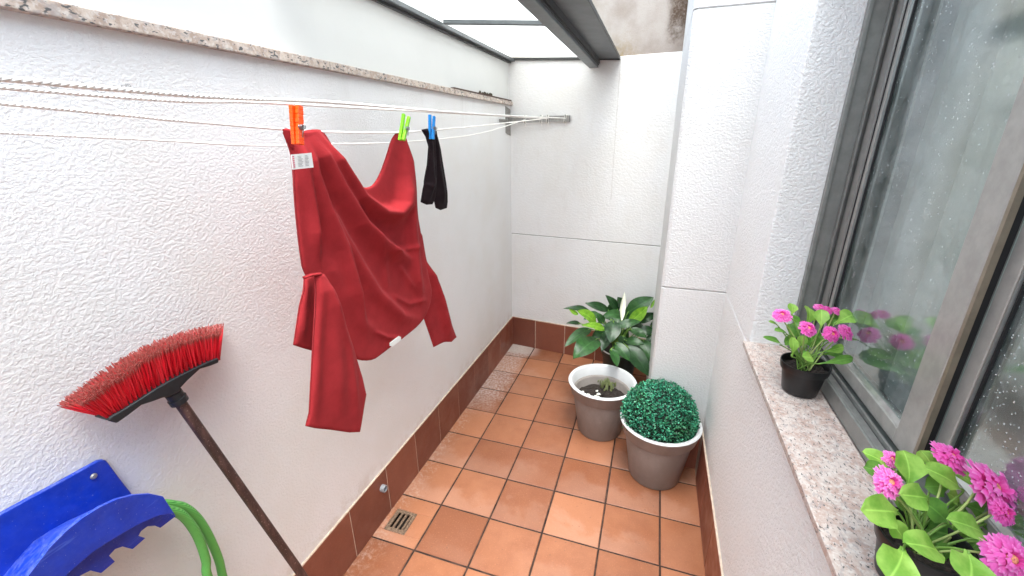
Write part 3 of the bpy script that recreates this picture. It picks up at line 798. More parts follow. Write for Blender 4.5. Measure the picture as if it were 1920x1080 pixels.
sock = thing('black_socks', 'pair of black socks folded over the cord under the blue peg', 'socks', tuple(at(808, 245, 0, SX)))
cloth('sock', [(790, 243), (800, 241), (812, 242), (815, 268), (817, 320), (816, 350), (815, 372), (811, 383), (800, 384), (789, 379), (793, 352), (799, 310), (800, 275), (797, 256)], SX + .012, folds([([(801, 250), (803, 300), (806, 340), (800, 378)], .014, 5, 3), ([(808, 250), (812, 330), (809, 380)], .009, 3, 3), ([(794, 345), (806, 352)], .005, 3, 3)]), sock, BLACK_KNIT, .008, 3.0, .007, None, 5)
cloth('sock', [(806, 242), (818, 241), (820, 262), (826, 300), (834, 345), (839, 378), (838, 390), (826, 394), (817, 390), (813, 372), (812, 330), (810, 280)], SX - .012, folds([([(812, 250), (816, 300), (824, 350), (829, 388)], .014, 5, 3), ([(818, 260), (830, 340), (835, 380)], .009, 3, 3)]), sock, BLACK_KNIT, .008, 3.0, .007, None, 5)

def peg(px_top_a, px_top_b, px_bot, mat, lab, w, X):
    """two plastic prongs crossing at a spring; tops given separately, meeting at the bottom"""
    root = thing('clothes_peg', lab, 'peg', tuple(at(*px_bot, 0, X)), 'pegs on the clothes line')
    a, b, c = at(*px_top_a, 0, X), at(*px_top_b, 0, X + .010), at(*px_bot, 0, X + .006)
    for k, (t, off) in enumerate(((a, -.006), (b, .006))):
        d = (c - t).normalized(); s = d.cross(Vector((1, 0, 0))).normalized()
        m = M(); th = .0045; nn = 9
        e = c + Vector((off, 0, 0))
        for i in range(nn):
            u0, u1 = i / nn, (i + 1) / nn
            p0, p1 = t.lerp(e, u0), t.lerp(e, u1)
            ww = w * (1.0 if (k == 0 or i > 4) else (1.0 if i % 2 else .88))
            v = []
            for p in (p0, p1):
                v += [p + s * ww / 2 + Vector((th, 0, 0)), p - s * ww / 2 + Vector((th, 0, 0)), p - s * ww / 2 - Vector((th, 0, 0)), p + s * ww / 2 - Vector((th, 0, 0))]
            m.add(v, [(0, 1, 2, 3), (7, 6, 5, 4), (0, 4, 5, 1), (1, 5, 6, 2), (2, 6, 7, 3), (3, 7, 4, 0)])
        o = fix_normals(m.build('prong', mat, root)); bevel(o, .001)
    mid = a.lerp(c, .55) + Vector((.016, 0, 0)); sp = M()
    sp.tube([mid + Vector((0, .0045 * math.cos(t_), .0045 * math.sin(t_) )) + Vector((.0006 * t_ - .006, 0, 0)) for t_ in [i * .5 for i in range(40)]], .0011, 5)
    sp.tube([mid + Vector((.002, .003, .003)), mid + Vector((.004, -.006, -.020))], .0011, 5)
    sp.build('spring', SPRING, root, True)
peg((549, 198), (561, 198), (558.5, 271), PEG_O, 'orange peg clipping the shirt hem at its left corner', .0150, SX + .058)
peg((757, 214), (767, 219), (753, 263), PEG_G, 'lime green peg at the right corner of the red shirt', .0095, SX + .045)
peg((806, 215), (814, 218), (809, 261), PEG_B, 'blue peg holding the black socks on the cord', .0095, SX + .024)

# ------------------------------------------------------------------ broom
broom = thing('broom', 'red bristled broom standing upside down against the long wall', 'broom', (.24, -1.05, 0))
BXr, BXt = .105, .070
roots = [(207, 786), (232, 772), (262, 752), (294, 731), (326, 713), (360, 696), (390, 682), (410, 675)]
fronts = [(158, 754), (198, 723), (238, 695), (275, 669), (310, 653), (345, 641), (378, 631), (411, 625)]
tips = [(112, 758), (150, 728), (192, 697), (238, 667), (286, 643), (334, 625), (376, 614), (413, 609)]
def along(pl, t):
    k = t * (len(pl) - 1); i = min(len(pl) - 2, int(k)); f = k - i
    return (pl[i][0] + (pl[i + 1][0] - pl[i][0]) * f, pl[i][1] + (pl[i + 1][1] - pl[i][1]) * f)
bm_ = M()
NT_ = 27
for row in range(4):
    for k in range(NT_):
        t = (k + .5 * (row % 2)) / (NT_ - .5)
        r0 = along(roots, t); ta = along(fronts, t); tb = along(tips, t); q_ = row / 3.0; t0 = (ta[0] + (tb[0] - ta[0]) * q_, ta[1] + (tb[1] - ta[1]) * q_)
        xr = BXr + .014 - row * .010; xt = .122 - row * .027
        A = at(*r0, 0, xr); B = at(*t0, 0, max(lx(-1.3) - ST + .003, xt))
        d = (B - A); Ln = d.length
        for s in range(36):
            a = A + Vector((U_(-.0022, .0022), U_(-.0020, .0020), U_(-.001, .002)))
            fray = Vector((random.gauss(0, .0036), random.gauss(0, .0040), random.gauss(0, .0022)))
            b = A + d * U_(.955, 1.01) + fray
            b.x = max(b.x, lx(b.y) - ST + .001)
            mid = a.lerp(b, .6) + fray * .15 * U_(-1, 1)
            sd = d.cross(Vector((U_(-1, 1), U_(-1, 1), U_(-1, 1)))).normalized(); s2 = d.cross(sd).normalized()
            rr = .00105; v = []; aa = []
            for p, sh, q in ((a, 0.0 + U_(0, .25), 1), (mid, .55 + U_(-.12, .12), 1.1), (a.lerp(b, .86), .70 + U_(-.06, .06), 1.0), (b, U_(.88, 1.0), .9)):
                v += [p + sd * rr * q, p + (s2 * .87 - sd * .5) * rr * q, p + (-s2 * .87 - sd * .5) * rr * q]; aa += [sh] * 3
            f = []
            for i in range(3):
                for j in range(3):
                    j2 = (j + 1) % 3; f.append((i * 3 + j, i * 3 + j2, i * 3 + 3 + j2, i * 3 + 3 + j))
            f.append((9, 10, 11)); bm_.add(v, f, aa)
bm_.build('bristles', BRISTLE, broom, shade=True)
block = [(203, 789), (207, 782), (232, 768), (262, 749), (294, 728), (326, 710), (360, 693), (390, 679), (410, 671), (411, 680), (396, 686), (376, 692), (352, 714), (340, 727), (338, 734), (318, 744), (306, 746), (290, 752), (266, 760), (240, 780), (220, 794)]
hb = M().slab([at(x, y, 0, BXr + .022) for x, y in block], (-.044, 0, 0)); bevel(fix_normals(hb.build('head', HEAD, broom)), .003, 3)
S = at(330, 744, 0, BXr); E = at(570, 1083, 0, .190); dirv = (E - S).normalized()
tend = (0.0 - S.z) / dirv.z; foot = S + dirv * tend
m = M(); m.tube([S - dirv * .012, S + dirv * .002, S + dirv * .003, S + dirv * .016], [.0165, .0165, .0185, .0180], 20)
m.build('socket', HEAD, broom, False); 
nn = 24
m = M(); m.tube([S.lerp(foot, (i + .0) / nn) + dirv * (.014 if i == 0 else 0) for i in range(nn + 1)], .0115, 18)
shade_auto(m.build('handle', STICK, broom))

# ------------------------------------------------------------------ hose holder and hose
hh = thing('hose_holder', 'blue plastic hose holder screwed to the wall below the broom', 'hose holder', (.04, -1.65, .9))
BX = lx(-1.5) - ST + .001
plate = [(-220, 1086), (0, 965), (60, 932), (120, 900), (172, 871), (185, 864), (194, 862), (200, 864), (206, 871), (225, 897), (247, 925), (252, 936), (222, 960), (180, 985), (120, 1035), (60, 1090), (0, 1150), (-40, 1230), (-220, 1400)]
o = M().slab([at(x, y, 0, BX + .0105) for x, y in plate], (-.010, 0, 0)).build('back_plate', BLUE, hh); bevel(fix_normals(o), .003, 3)
FXa, FXb = .150, .157
top = [(-60, 1290), (-30, 1220), (0, 1160), (30, 1110), (62, 1068), (94, 1026), (125, 995), (155, 971), (187, 951), (219, 936), (250, 928), (281, 926), (306, 931), (330, 968)]
low = [(325, 963), (300, 966), (269, 979), (244, 992), (219, 1007), (196, 1021), (175, 1035), (150, 1056), (125, 1078), (100, 1104), (70, 1145), (40, 1200), (10, 1290)]
o = M().slab([at(x, y, 0, FXb) for x, y in top + low], (-(FXb - FXa), 0, 0)).build('flange', BLUE, hh); bevel(fix_normals(o), .0022, 3)
# curved saddle between plate and flange
arc = [at(x, y, 0, FXb) for x, y in top[:-1]]
barc = [at(x, y, 0, BX + .0105) for x, y in [(-150, 1290), (-110, 1220), (-75, 1165), (-35, 1120), (6, 1079), (31, 1048), (62, 1014), (94, 993), (125, 976), (160, 960), (194, 946), (250, 930), (300, 931)]]
m = M(); n = len(arc); zsh = Vector((0, 0, -.0015))
v = []
for k in (1.0, 3.0):
    for p, q in zip(arc, barc): v += [q + zsh * k, Vector((FXa + .001, p.y, p.z)) + zsh * k]
f = []
for i in range(n - 1):
    f += [(2 * i, 2 * i + 1, 2 * i + 3, 2 * i + 2), (2 * n + 2 * i + 2, 2 * n + 2 * i + 3, 2 * n + 2 * i + 1, 2 * n + 2 * i)]
f += [(0, 2 * n, 2 * n + 1, 1), (2 * n - 2, 2 * n - 1, 4 * n - 1, 4 * n - 2)]
m.add(v, f); shade_auto(fix_normals(m.build('saddle', BLUE, hh)))
web = [(330, 968), (301, 990), (291, 986), (277, 987), (265, 996), (260, 1005), (273, 1009), (249, 1030), (230, 1025), (216, 1030), (205, 1042), (216, 1053), (190, 1075), (170, 1070), (150, 1080), (130, 1104), (100, 1140), (70, 1190), (50, 1240), (40, 1200), (70, 1135), (100, 1090), (125, 1064), (150, 1040), (175, 1019), (196, 1004), (219, 990), (244, 976), (269, 964), (300, 953)]
o = M().slab([at(x, y, 0, .128) for x, y in web], (-.004, 0, 0)).build('toothed_web', BLUE, hh); bevel(fix_normals(o), .001)
sc = at(176, 893, 0, BX + .012)
m = M()
m.lathe([(.0001, .003), (.0045, .0025), (.006, .0005), (.006, -.001)], (0, 0, 0), 16)
m.v = [sc + Vector((p.z, p.y, p.x)) for p in m.v]
o = shade_auto(fix_normals(m.build('screw', GALV, hh)))
def spline(pts, n=14):
    pts = [Vector(p) for p in pts]; pts = [pts[0] * 2 - pts[1]] + pts + [pts[-1] * 2 - pts[-2]]; out = []
    for i in range(1, len(pts) - 2):
        p0, p1, p2, p3 = pts[i - 1:i + 3]
        for k in range(n):
            t = k / n; out.append(.5 * ((2 * p1) + (p2 - p0) * t + (2 * p0 - 5 * p1 + 4 * p2 - p3) * t * t + (3 * p1 - p0 - 3 * p2 + p3) * t ** 3))
    out.append(pts[-2]); return out
hx = .095
o1 = [at(x, y, 0, hx) for x, y in [(255, 965), (300, 946), (326, 947), (346, 952), (366, 967), (383, 990), (398, 1019), (411, 1052), (420, 1090)]]
o2 = [at(x, y, 0, hx + .022) for x, y in [(235, 975), (295, 956), (322, 958), (341, 966), (359, 986), (374, 1013), (386, 1050), (393, 1090)]]
e1, e2 = o1[-1], o2[-1]
loop = o1[::-1]
b1 = [e1 + Vector((0, -.005, -.20)), Vector((hx + .005, e1.y - .10, .25)), Vector((hx + .01, -1.55, .17)), Vector((hx + .012, -1.74, .34)), Vector((hx + .01, -1.78, .62)), Vector((hx, -1.70, .88))]
path = spline([Vector((hx, -1.62, .925))] + o1 + b1, 12)
path2 = spline([Vector((hx + .02, -1.62, .905))] + o2 + [p + Vector((.022, -.012, .02)) for p in b1], 12)
hs = M(); hs.tube(path, .0098, 12); hs.tube(path2, .0098, 12)
tag(hs.build('garden_hose', HOSE, None, True), 'green braided hose looped under the blue holder and hanging down', 'hose')

# ------------------------------------------------------------------ drain and pipe stub
dr = thing('floor_drain', 'rusty square slotted drain in the terracotta floor', 'drain', (.115, -.64, 0))
d_ = M(); z0, z1 = -.010, -.0012
d_.box(DX0 + .001, DX1 - .001, DY0 + .001, DY0 + .020, z0, z1); d_.box(DX0 + .001, DX1 - .001, DY1 - .016, DY1 - .001, z0, z1)
xs = [DX0 + .001, DX0 + .019, DX0 + .031, DX0 + .042, DX0 + .054, DX0 + .064, DX0 + .077, DX0 + .087, DX1 - .001]
for i in range(0, 8, 2): d_.box(xs[i], xs[i + 1], DY0 + .020, DY1 - .016, z0, z1)
d_.box(xs[7] + .004, xs[8], DY0 + .020, DY1 - .016, z0, z1)
bevel(d_.build('grate', RUSTY, dr), .0015)
v_ = M().box(DX0 - .004, DX1 + .004, DY0 - .004, DY1 + .004, -.06, -.045)
for q in ((DX0 - .005, DX0), (DX1, DX1 + .005)): v_.box(q[0], q[1], DY0 - .004, DY1 + .004, -.045, -.007)
for q in ((DY0 - .005, DY0), (DY1, DY1 + .005)): v_.box(DX0, DX1, q[0], q[1], -.045, -.007)
v_.build('shaft', VOID, dr)
pc = at(716, 915, 0, lx(-.66))
m = M()
prof = [(.0135, -.002), (.0165, -.002), (.0165, .018), (.0155, .0195), (.0135, .0185), (.0125, .004), (.0002, .003)]
m.lathe(prof, (0, 0, 0), 24); m.v = [pc + Vector((p.z, p.x, p.y)) for p in m.v]
tag(shade_auto(fix_normals(m.build('overflow_pipe', PVC))), 'short grey plastic pipe stub poking from the skirting above the drain', 'pipe')

# ------------------------------------------------------------------ plant pots
def big_pot(c, lab, H=.335, Rr=.195, Rb=.126, soil=.20):
    c = Vector(c); root = thing('plant_pot', lab, 'plant pot', tuple(c), 'taupe plastic plant pots on the floor')
    z1 = H - .075; r1 = Rb + (Rr - .020 - Rb) * (z1 / H)
    prof = [(.001, .004), (Rb - .012, .004), (Rb - .004, .002), (Rb, .008), (r1, z1 - .002), (r1 + .010, z1 + .001), (r1 + .014, z1 + .006), (Rr - .004, H - .014), (Rr, H - .009), (Rr, H - .006)]
    shade_auto(M().lathe(prof, c, 72).build('pot_shell', POT, root), 50)
    inn = [(Rr, H - .006), (Rr - .003, H - .001), (Rr - .008, H), (Rr - .017, H), (Rr - .021, H - .004), (r1 - .002, z1 + .012)]
    shade_auto(M().lathe(inn, c, 72).build('rim', POT_W, root), 60)
    inn2 = [(r1 - .002, z1 + .012), (r1 - .008, z1 + .008), (r1 - .012, z1), (Rb - .004, .012)]
    shade_auto(M().lathe(inn2, c, 72).build('inner_wall', POT, root), 60)
    # lumpy soil
    v = []; f = []; nr, na = 12, 48; rs = Rb + (Rr - .020 - Rb) * (soil / H) - .010
    for i in range(nr + 1):
        for j in range(na):
            r = rs * i / nr; a = 2 * math.pi * j / na
            v.append(c + Vector((r * math.cos(a), r * math.sin(a), soil + .010 * (R_() - .5) + .012 * (1 - i / nr))))
    for i in range(nr):
        for j in range(na): f.append((i * na + j, (i + 1) * na + j, (i + 1) * na + (j + 1) % na, i * na + (j + 1) % na))
    obj('soil', v, f, SOIL, root)
    return root, c, rs
pot1, pc1, rs1 = big_pot((.898, .302, 0), 'taupe pot with white rim holding bare soil and a tiny seedling', soil=.215)
pot2, pc2, rs2 = big_pot((1.2165, .0275, 0), 'taupe pot with white rim holding the green leaf ball', soil=.15)
def leaf_pts(base, tip, w, nh, bend=.15, cup=.15, shape='oval', nl=10, nw=6, wave=0.0, roll=0.0):
    base, tip = Vector(base), Vector(tip); ax = tip - base; L = ax.length; ax.normalize()
    n = Vector(nh); n = (n - ax * n.dot(ax)).normalized(); s = ax.cross(n)
    if roll:
        q = Quaternion(ax, roll); n = q @ n; s = q @ s
    v = []; f = []; a = []; ph = U_(0, 6)
    for i in range(nl + 1):
        t = i / nl
        if shape == 'oval': pw = (math.sin(math.pi * min(1, t * .97 + .03) ** .80)) ** .85 if t < 1 else 0
        elif shape == 'spoon': pw = (.16 + .84 * max(0, min(1, (t - .12) / .38)) ** 1.3) * math.sqrt(max(0, 1 - max(0, (t - .62) / .38) ** 2.2)) if t < 1 else 0
        else: pw = math.sin(math.pi * t ** .7)
        pw = max(pw, .03 if t < 1 else .0)
        arch = bend * L * (math.sin(math.pi * t) - .0 * t)
        for j in range(nw + 1):
            u = 2 * j / nw - 1
            c = base + ax * (L * t) + n * (arch + cup * w * .5 * (abs(u) ** 1.3) * pw + wave * w * math.sin(ph + t * 9 + u * 2) * abs(u))
            v.append(c + s * (u * w * .5 * pw)); a.append(abs(u))
    for i in range(nl):
        for j in range(nw):
            k = i * (nw + 1) + j; f.append((k, k + 1, k + nw + 2, k + nw + 1))
    return v, f, a
def leaf(parent, base, tip, w, nh, mat, label=None, **kw):
    v, f, a = leaf_pts(base, tip, w, nh, **kw)
    return obj('leaf', v, f, mat, parent, True, a, label)
# seedling and white crumbs in the first pot
sd = M(); sa = []
cs = at(1137, 722, 2, .245)
for k in range(46):
    b = cs + Vector((random.gauss(0, .030), random.gauss(0, .022), -.015)); d = Vector((U_(-1, 1), U_(-1, 1), U_(.3, 1.2))).normalized() * U_(.015, .034)
    v, f, a = leaf_pts(b, b + d + Vector((0, 0, U_(0, .03))), U_(.008, .014), (U_(-.5, .5), -.6, .8), nl=4, nw=2); sd.add(v, f, a)
sd.build('seedling', leaf_mat('dusty seedling leaf', (92, 104, 62), (134, 140, 92), .7), pot1, True, shade=True)
for k in range(11):
    an, r = U_(2.0, 4.6), U_(.02, .12) ; p = pc1 + Vector((r * math.cos(an), r * math.sin(an), .226)); s = U_(.006, .013)
    mm = M(); mm.lathe([(.0005, -s * .6), (s * .8, -s * .3), (s, .1 * s), (s * .6, s * .6), (.0005, s * .7)], p, 7); mm.v = [q + Vector((U_(-1, 1), U_(-1, 1), U_(-1, 1))) * s * .25 for q in mm.v]
    mm.build('crumb', STONE, pot1, True)
# the leaf ball
BC = Vector((1.2086, .0275, .350)); BR = .178
ball = thing('leaf_ball', 'round ball of small teal green artificial leaves sitting in the right hand pot', 'topiary ball', tuple(BC))
core = M(); core.lathe([(max(.0005, (BR - .014) * math.sin(math.pi * i / 24)), -(BR - .014) * math.cos(math.pi * i / 24)) for i in range(25)], BC, 40)
core.build('core', plain('dark ball core', (10, 34, 24), .9), ball, True)
lm = M(); N = 10500
for k in range(N):
    z = 1 - 2 * (k + .5) / N
    an = k * 2.399963 + U_(-.1, .1); r = math.sqrt(1 - z * z); n = Vector((r * math.cos(an), r * math.sin(an), z))
    if (BC.z + n.z * BR) < .22: continue
    h = U_(-.013, .002); p = BC + n * (BR + h) + Vector((U_(-.003, .003), U_(-.003, .003), U_(-.003, .003)))
    d = (n * U_(.15, .7) + Vector((U_(-1, 1), U_(-1, 1), U_(-1, 1))) * .9).normalized()
    s = d.cross(n + Vector((U_(-.5, .5), U_(-.5, .5), U_(-.5, .5)))).normalized(); L = U_(.0085, .0125); w = L * .40; nn_ = s.cross(d).normalized()
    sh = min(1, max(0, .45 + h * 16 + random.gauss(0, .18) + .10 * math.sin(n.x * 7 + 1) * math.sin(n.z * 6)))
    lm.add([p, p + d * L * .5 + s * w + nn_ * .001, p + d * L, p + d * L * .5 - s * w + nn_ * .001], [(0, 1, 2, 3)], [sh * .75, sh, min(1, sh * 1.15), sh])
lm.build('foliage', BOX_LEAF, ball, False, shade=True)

# ------------------------------------------------------------------ the leafy plant in the corner
lc = Vector((.955, .86, 0))
lily = thing('leafy_plant', 'large dark leaved potted plant with a white flower, between end wall and pillar', 'potted plant', tuple(lc))
prof = [(.001, .003), (.090, .003), (.096, .008), (.118, .235), (.128, .238), (.131, .268), (.128, .272), (.120, .270), (.116, .235)]
shade_auto(M().lathe(prof, lc, 48).build('pot_shell', POT_D, lily), 40)
shade_auto(M().lathe([(.129, .2715), (.1325, .270), (.1325, .2765), (.126, .2765), (.124, .268)], lc, 48).build('rim', POT_W, lily), 40)
shade_auto(M().lathe([(.117, .25), (.06, .257), (.001, .26)], lc, 32).build('soil', SOIL, lily), 40)
def lz(x, y, dep): return deep(1020 + x / 2.7, 530 + y / 2.7, dep)
VIEW = -FW
LL = [  # base, tip, width(px of the enlarged view), depth base, depth tip, material, up weight
    ((270, 285), (148, 388), 112, 2.72, 2.58, L_LILY_M, .9), ((235, 235), (104, 324), 62, 2.80, 2.68, L_LILY_M, .8), ((235, 145), (97, 132), 36, 2.90, 2.84, L_LILY, .9),
    ((262, 205), (168, 142), 72, 2.72, 2.66, L_LILY_Y, .7), ((312, 238), (190, 216), 46, 2.68, 2.62, L_LILY_Y, .9), ((326, 140), (205, 102), 46, 2.95, 2.92, L_LILY, .6),
    ((372, 135), (310, 62), 44, 2.98, 2.95, L_LILY, .5), ((398, 165), (296, 168), 56, 2.80, 2.74, L_LILY_M, .8), ((424, 152), (556, 74), 84, 2.92, 2.86, L_LILY_M, .6),
    ((430, 205), (524, 120), 60, 2.80, 2.84, L_LILY_Y, .6), ((352, 195), (338, 306), 84, 2.66, 2.58, L_LILY, .4), ((340, 335), (370, 428), 54, 2.56, 2.50, L_LILY_M, .5),
    ((360, 305), (434, 398), 60, 2.62, 2.56, L_LILY_M, .6), ((420, 322), (530, 476), 92, 2.66, 2.56, L_LILY, .6), ((412, 292), (508, 312), 46, 2.72, 2.66, L_LILY_M, .8),
    ((480, 252), (560, 236), 54, 2.84, 2.84, L_LILY, .6), ((500, 290), (548, 408), 64, 2.74, 2.66, L_LILY_M, .6), ((185, 208), (112, 206), 28, 2.9, 2.9, L_LILY, .8),
    ((370, 222), (492, 196), 46, 2.66, 2.66, L_LILY_M, .9), ((436, 236), (522, 282), 54, 2.76, 2.70, L_LILY_M, .7), ((470, 200), (575, 158), 52, 2.90, 2.92, L_LILY, .6),
    ((300, 205), (268, 150), 40, 2.76, 2.74, L_LILY_M, .5), ((395, 130), (372, 72), 60, 3.0, 2.98, L_LILY, .3), ((280, 160), (200, 186), 50, 2.84, 2.78, L_LILY_M, .7),
    ((330, 250), (292, 350), 60, 2.74, 2.66, L_LILY, .5), ((300, 260), (240, 280), 60, 2.84, 2.80, L_LILY, .5), ((400, 270), (400, 350), 64, 2.80, 2.72, L_LILY, .4),
    ((460, 290), (470, 390), 70, 2.84, 2.76, L_LILY, .5), ((350, 160), (350, 90), 60, 3.02, 3.0, L_LILY, .3), ((460, 160), (460, 100), 60, 3.02, 3.02, L_LILY, .3),
    ((540, 300), (640, 330), 60, 2.9, 2.9, L_LILY, .7), ((540, 220), (650, 200), 60, 2.95, 3.0, L_LILY, .7), ((500, 370), (520, 440), 60, 2.8, 2.72, L_LILY, .5), ((540, 260), (560, 330), 60, 2.84, 2.8, L_LILY, .5)]
for q in range(16):
    bx, by_ = U_(290, 520), U_(170, 330); ang = U_(0, 6.28); ln = U_(70, 110)
    LL.append(((bx, by_), (bx + ln * math.cos(ang), by_ + ln * .8 * math.sin(ang)), U_(46, 74), U_(2.86, 3.02), U_(2.86, 3.02), L_LILY if q % 3 else L_LILY_M, U_(.3, .8)))
ctr = lc + Vector((0, 0, .26))
stm = M()
for b, t, w, db, dt, mt, uw in LL:
    B_, T_ = lz(*b, db), lz(*t, dt); wm = w / 2.7 * (db + dt) / 2 / F_PX
    nh = VIEW * 1.0 + Vector((0, 0, uw)) + Vector((U_(-.3, .3), U_(-.2, .2), 0))
    leaf(lily, B_, T_, wm, nh, mt, bend=.10, cup=.14, shape='oval', nl=12, nw=6, wave=.04, roll=U_(-.25, .25))
    o = ctr + Vector((U_(-.04, .04), U_(-.04, .04), 0)); md = o.lerp(B_, .55) + Vector((0, 0, .03))
    stm.tube(spline([o, md, B_, B_.lerp(T_, .1)], 5), .0035, 6)
stm.build('stem', STEM, lily, True)
leaf(lily, lz(392, 190, 2.76), lz(408, 46, 2.80), 30 / 2.7 * 2.78 / F_PX, VIEW + Vector((.3, 0, 0)), SPATHE, bend=-.05, cup=.5, shape='oval', nl=12).name = 'flower_spathe'
leaf(lily, lz(172, 162, 2.72), lz(126, 134, 2.72), 22 / 2.7 * 2.7 / F_PX, VIEW, L_LILY_Y, bend=-.05, cup=.7, shape='oval').name = 'flower_bud'
leaf(lily, lz(540, 128, 2.84), lz(560, 84, 2.84), 16 / 2.7 * 2.7 / F_PX, VIEW, L_LILY_Y, bend=-.05, cup=.7, shape='oval').name = 'flower_bud'
m = M().tube(spline([ctr, lz(385, 260, 2.78), lz(392, 190, 2.76)], 6), .003, 6); m.build('flower_stalk', STEM, lily, True)

# ------------------------------------------------------------------ flowers on the sill
def flower(parent, c, n, r, dep_dark=0.0):
    c, n = Vector(c), Vector(n).normalized(); s = n.cross(Vector((.3, .9, .2))).normalized(); t = n.cross(s); v = M()
    rings = [(15, 1.00, .10, .00), (15, .90, .20, .06), (14, .76, .30, .12), (12, .60, .44, .18), (10, .44, .55, .22)]; age = U_(-.12, .12)
    for k, (cnt, rr, lift, h) in enumerate(rings):
        for q in range(cnt):
            a = 2 * math.pi * (q + .5 * (k % 2) + U_(-.18, .18)) / cnt; d = s * math.cos(a) + t * math.sin(a); e = n.cross(d)
            L = r * rr * U_(.86, 1.08); w = 2.6 * L / cnt * 1.9
            lf = lift + U_(-.16, .16); p0 = c + d * r * .14 + n * r * (h * .8)
            p1 = c + d * L * .62 + n * r * (h + lf * .5); p2 = c + d * L + n * r * (h + lf * .55 - .06)
            p2n = c + d * L * .93 + n * r * (h + lf * .55 - .05)
            b0 = .12 + .1 * R_(); b1 = min(1, max(0, .5 + .3 * R_() + age)); b2 = min(1, .80 + .2 * R_() + age)
            v.add([p0 - e * w * .25, p0 + e * w * .25, p1 + e * w * .52 - n * .0006, p1 + n * .001, p1 - e * w * .52 - n * .0006, p2 + e * w * .46, p2n, p2 - e * w * .46],
                  [(0, 1, 2, 3), (0, 3, 4), (3, 2, 5, 6), (4, 3, 6, 7)], [b0, b0, b1, b1 * .8, b1, b2, b2 * .8, b2])
    o = obj('flower', v.v, v.f, PETAL, parent, False, v.a)
    e = M(); k = 14
    for i, (rr, hh_) in enumerate(((.02, .34), (.10, .34), (.18, .30), (.22, .18))):
        for j in range(k):
            a = 2 * math.pi * j / k; e.v.append(c + (s * math.cos(a) + t * math.sin(a)) * r * rr + n * r * hh_); e.a.append(0)
    for i in range(3):
        for j in range(k): e.f.append((i * k + j, (i + 1) * k + j, (i + 1) * k + (j + 1) % k, i * k + (j + 1) % k))
    e.build('flower_centre', EYE, o, True)
    m = M()
    for i in range(7):
        a0 = 2 * math.pi * i / 7; d = s * math.cos(a0) + t * math.sin(a0); f_ = n.cross(d)
        m.add([c - n * r * .25, c + d * r * .4 + f_ * r * .14 - n * r * .02, c + d * r * .55 - n * r * .0, c + d * r * .4 - f_ * r * .14 - n * r * .02], [(0, 1, 2, 3)])
    m.build('sepals', L_FLO_D, o, True)
    return o
def small_pot(c, root):
    prof = [(.001, .002), (.036, .002), (.0405, .004), (.0415, .007), (.0505, .066), (.0545, .067), (.0555, .070), (.0575, .085), (.0570, .0876), (.0550, .0876), (.0535, .086), (.0500, .066)]
    shade_auto(M().lathe(prof, c, 56).build('pot_shell', POT_B, root), 40)
    v = []; f = []; nr, na = 8, 32
    for i in range(nr + 1):
        for j in range(na):
            r = .051 * i / nr; a = 2 * math.pi * j / na; v.append(Vector(c) + Vector((r * math.cos(a), r * math.sin(a), .069 + .006 * (R_() - .5))))
    for i in range(nr):
        for j in range(na): f.append((i * na + j, (i + 1) * na + j, (i + 1) * na + (j + 1) % na, i * na + (j + 1) % na))
    obj('soil', v, f, SOIL, root)
CREAM = plain('pale flower stalk', (150, 168, 96), .6)
def flower_plant(c, lab, px, leaves, flowers, dep0):
    """leaves: (base, tip, width, d_base, d_tip, mat, up); flowers: (x, y, radius px, d, normal)"""
    c = Vector(c); root = thing('potted_flower', lab, 'potted flower', tuple(c), 'pink flowers in black pots on the sill'); small_pot(c, root)
    hub = c + Vector((0, 0, .068)); st_ = M()
    for b, t, w, db, dt, mt, uw in leaves:
        B_, T_ = deep(*px(*b), dep0 + db), deep(*px(*t), dep0 + dt)
        wm = w * 1.28 * px.s * (dep0 + (db + dt) / 2) / F_PX
        leaf(root, B_, T_, wm, VIEW + Vector((U_(-.25, .25), U_(-.2, .2), uw)), mt, bend=.10, cup=.20, shape='spoon', nl=12, nw=6, wave=.05, roll=U_(-.3, .3))
        o = hub + Vector((U_(-.018, .018), U_(-.018, .018), 0)); 
        st_.tube(spline([o, o.lerp(B_, .6) + Vector((0, 0, .006)), B_, B_.lerp(T_, .15)], 5), [.0016] * 16, 6)
    for x, y, rp, d, n in flowers:
        p = deep(*px(x, y), dep0 + d); n = Vector(n)
        r = rp * px.s * (dep0 + d) / F_PX
        o = flower(root, p, n, r)
        q = hub + Vector((U_(-.015, .015), U_(-.015, .015), 0)); m = M()
        m.tube(spline([q, q.lerp(p, .5) + Vector((U_(-.006, .006), U_(-.006, .006), .008)), p - n.normalized() * r * .25], 8), .0017, 7); m.build('stalk', CREAM, o, True)
    st_.build('stem', STEM, root, True)
    return root
class PX:
    def __init__(s, x0, y0, k): s.x0, s.y0, s.s = x0, y0, 1 / k
    def __call__(s, x, y): return (s.x0 + x * s.s, s.y0 + y * s.s)
UPV = Vector((0, 0, 1))
def fn(up, side=0.0): return VIEW * 1.0 + UPV * up + RT * side
G, D_ = L_FLO, L_FLO_D
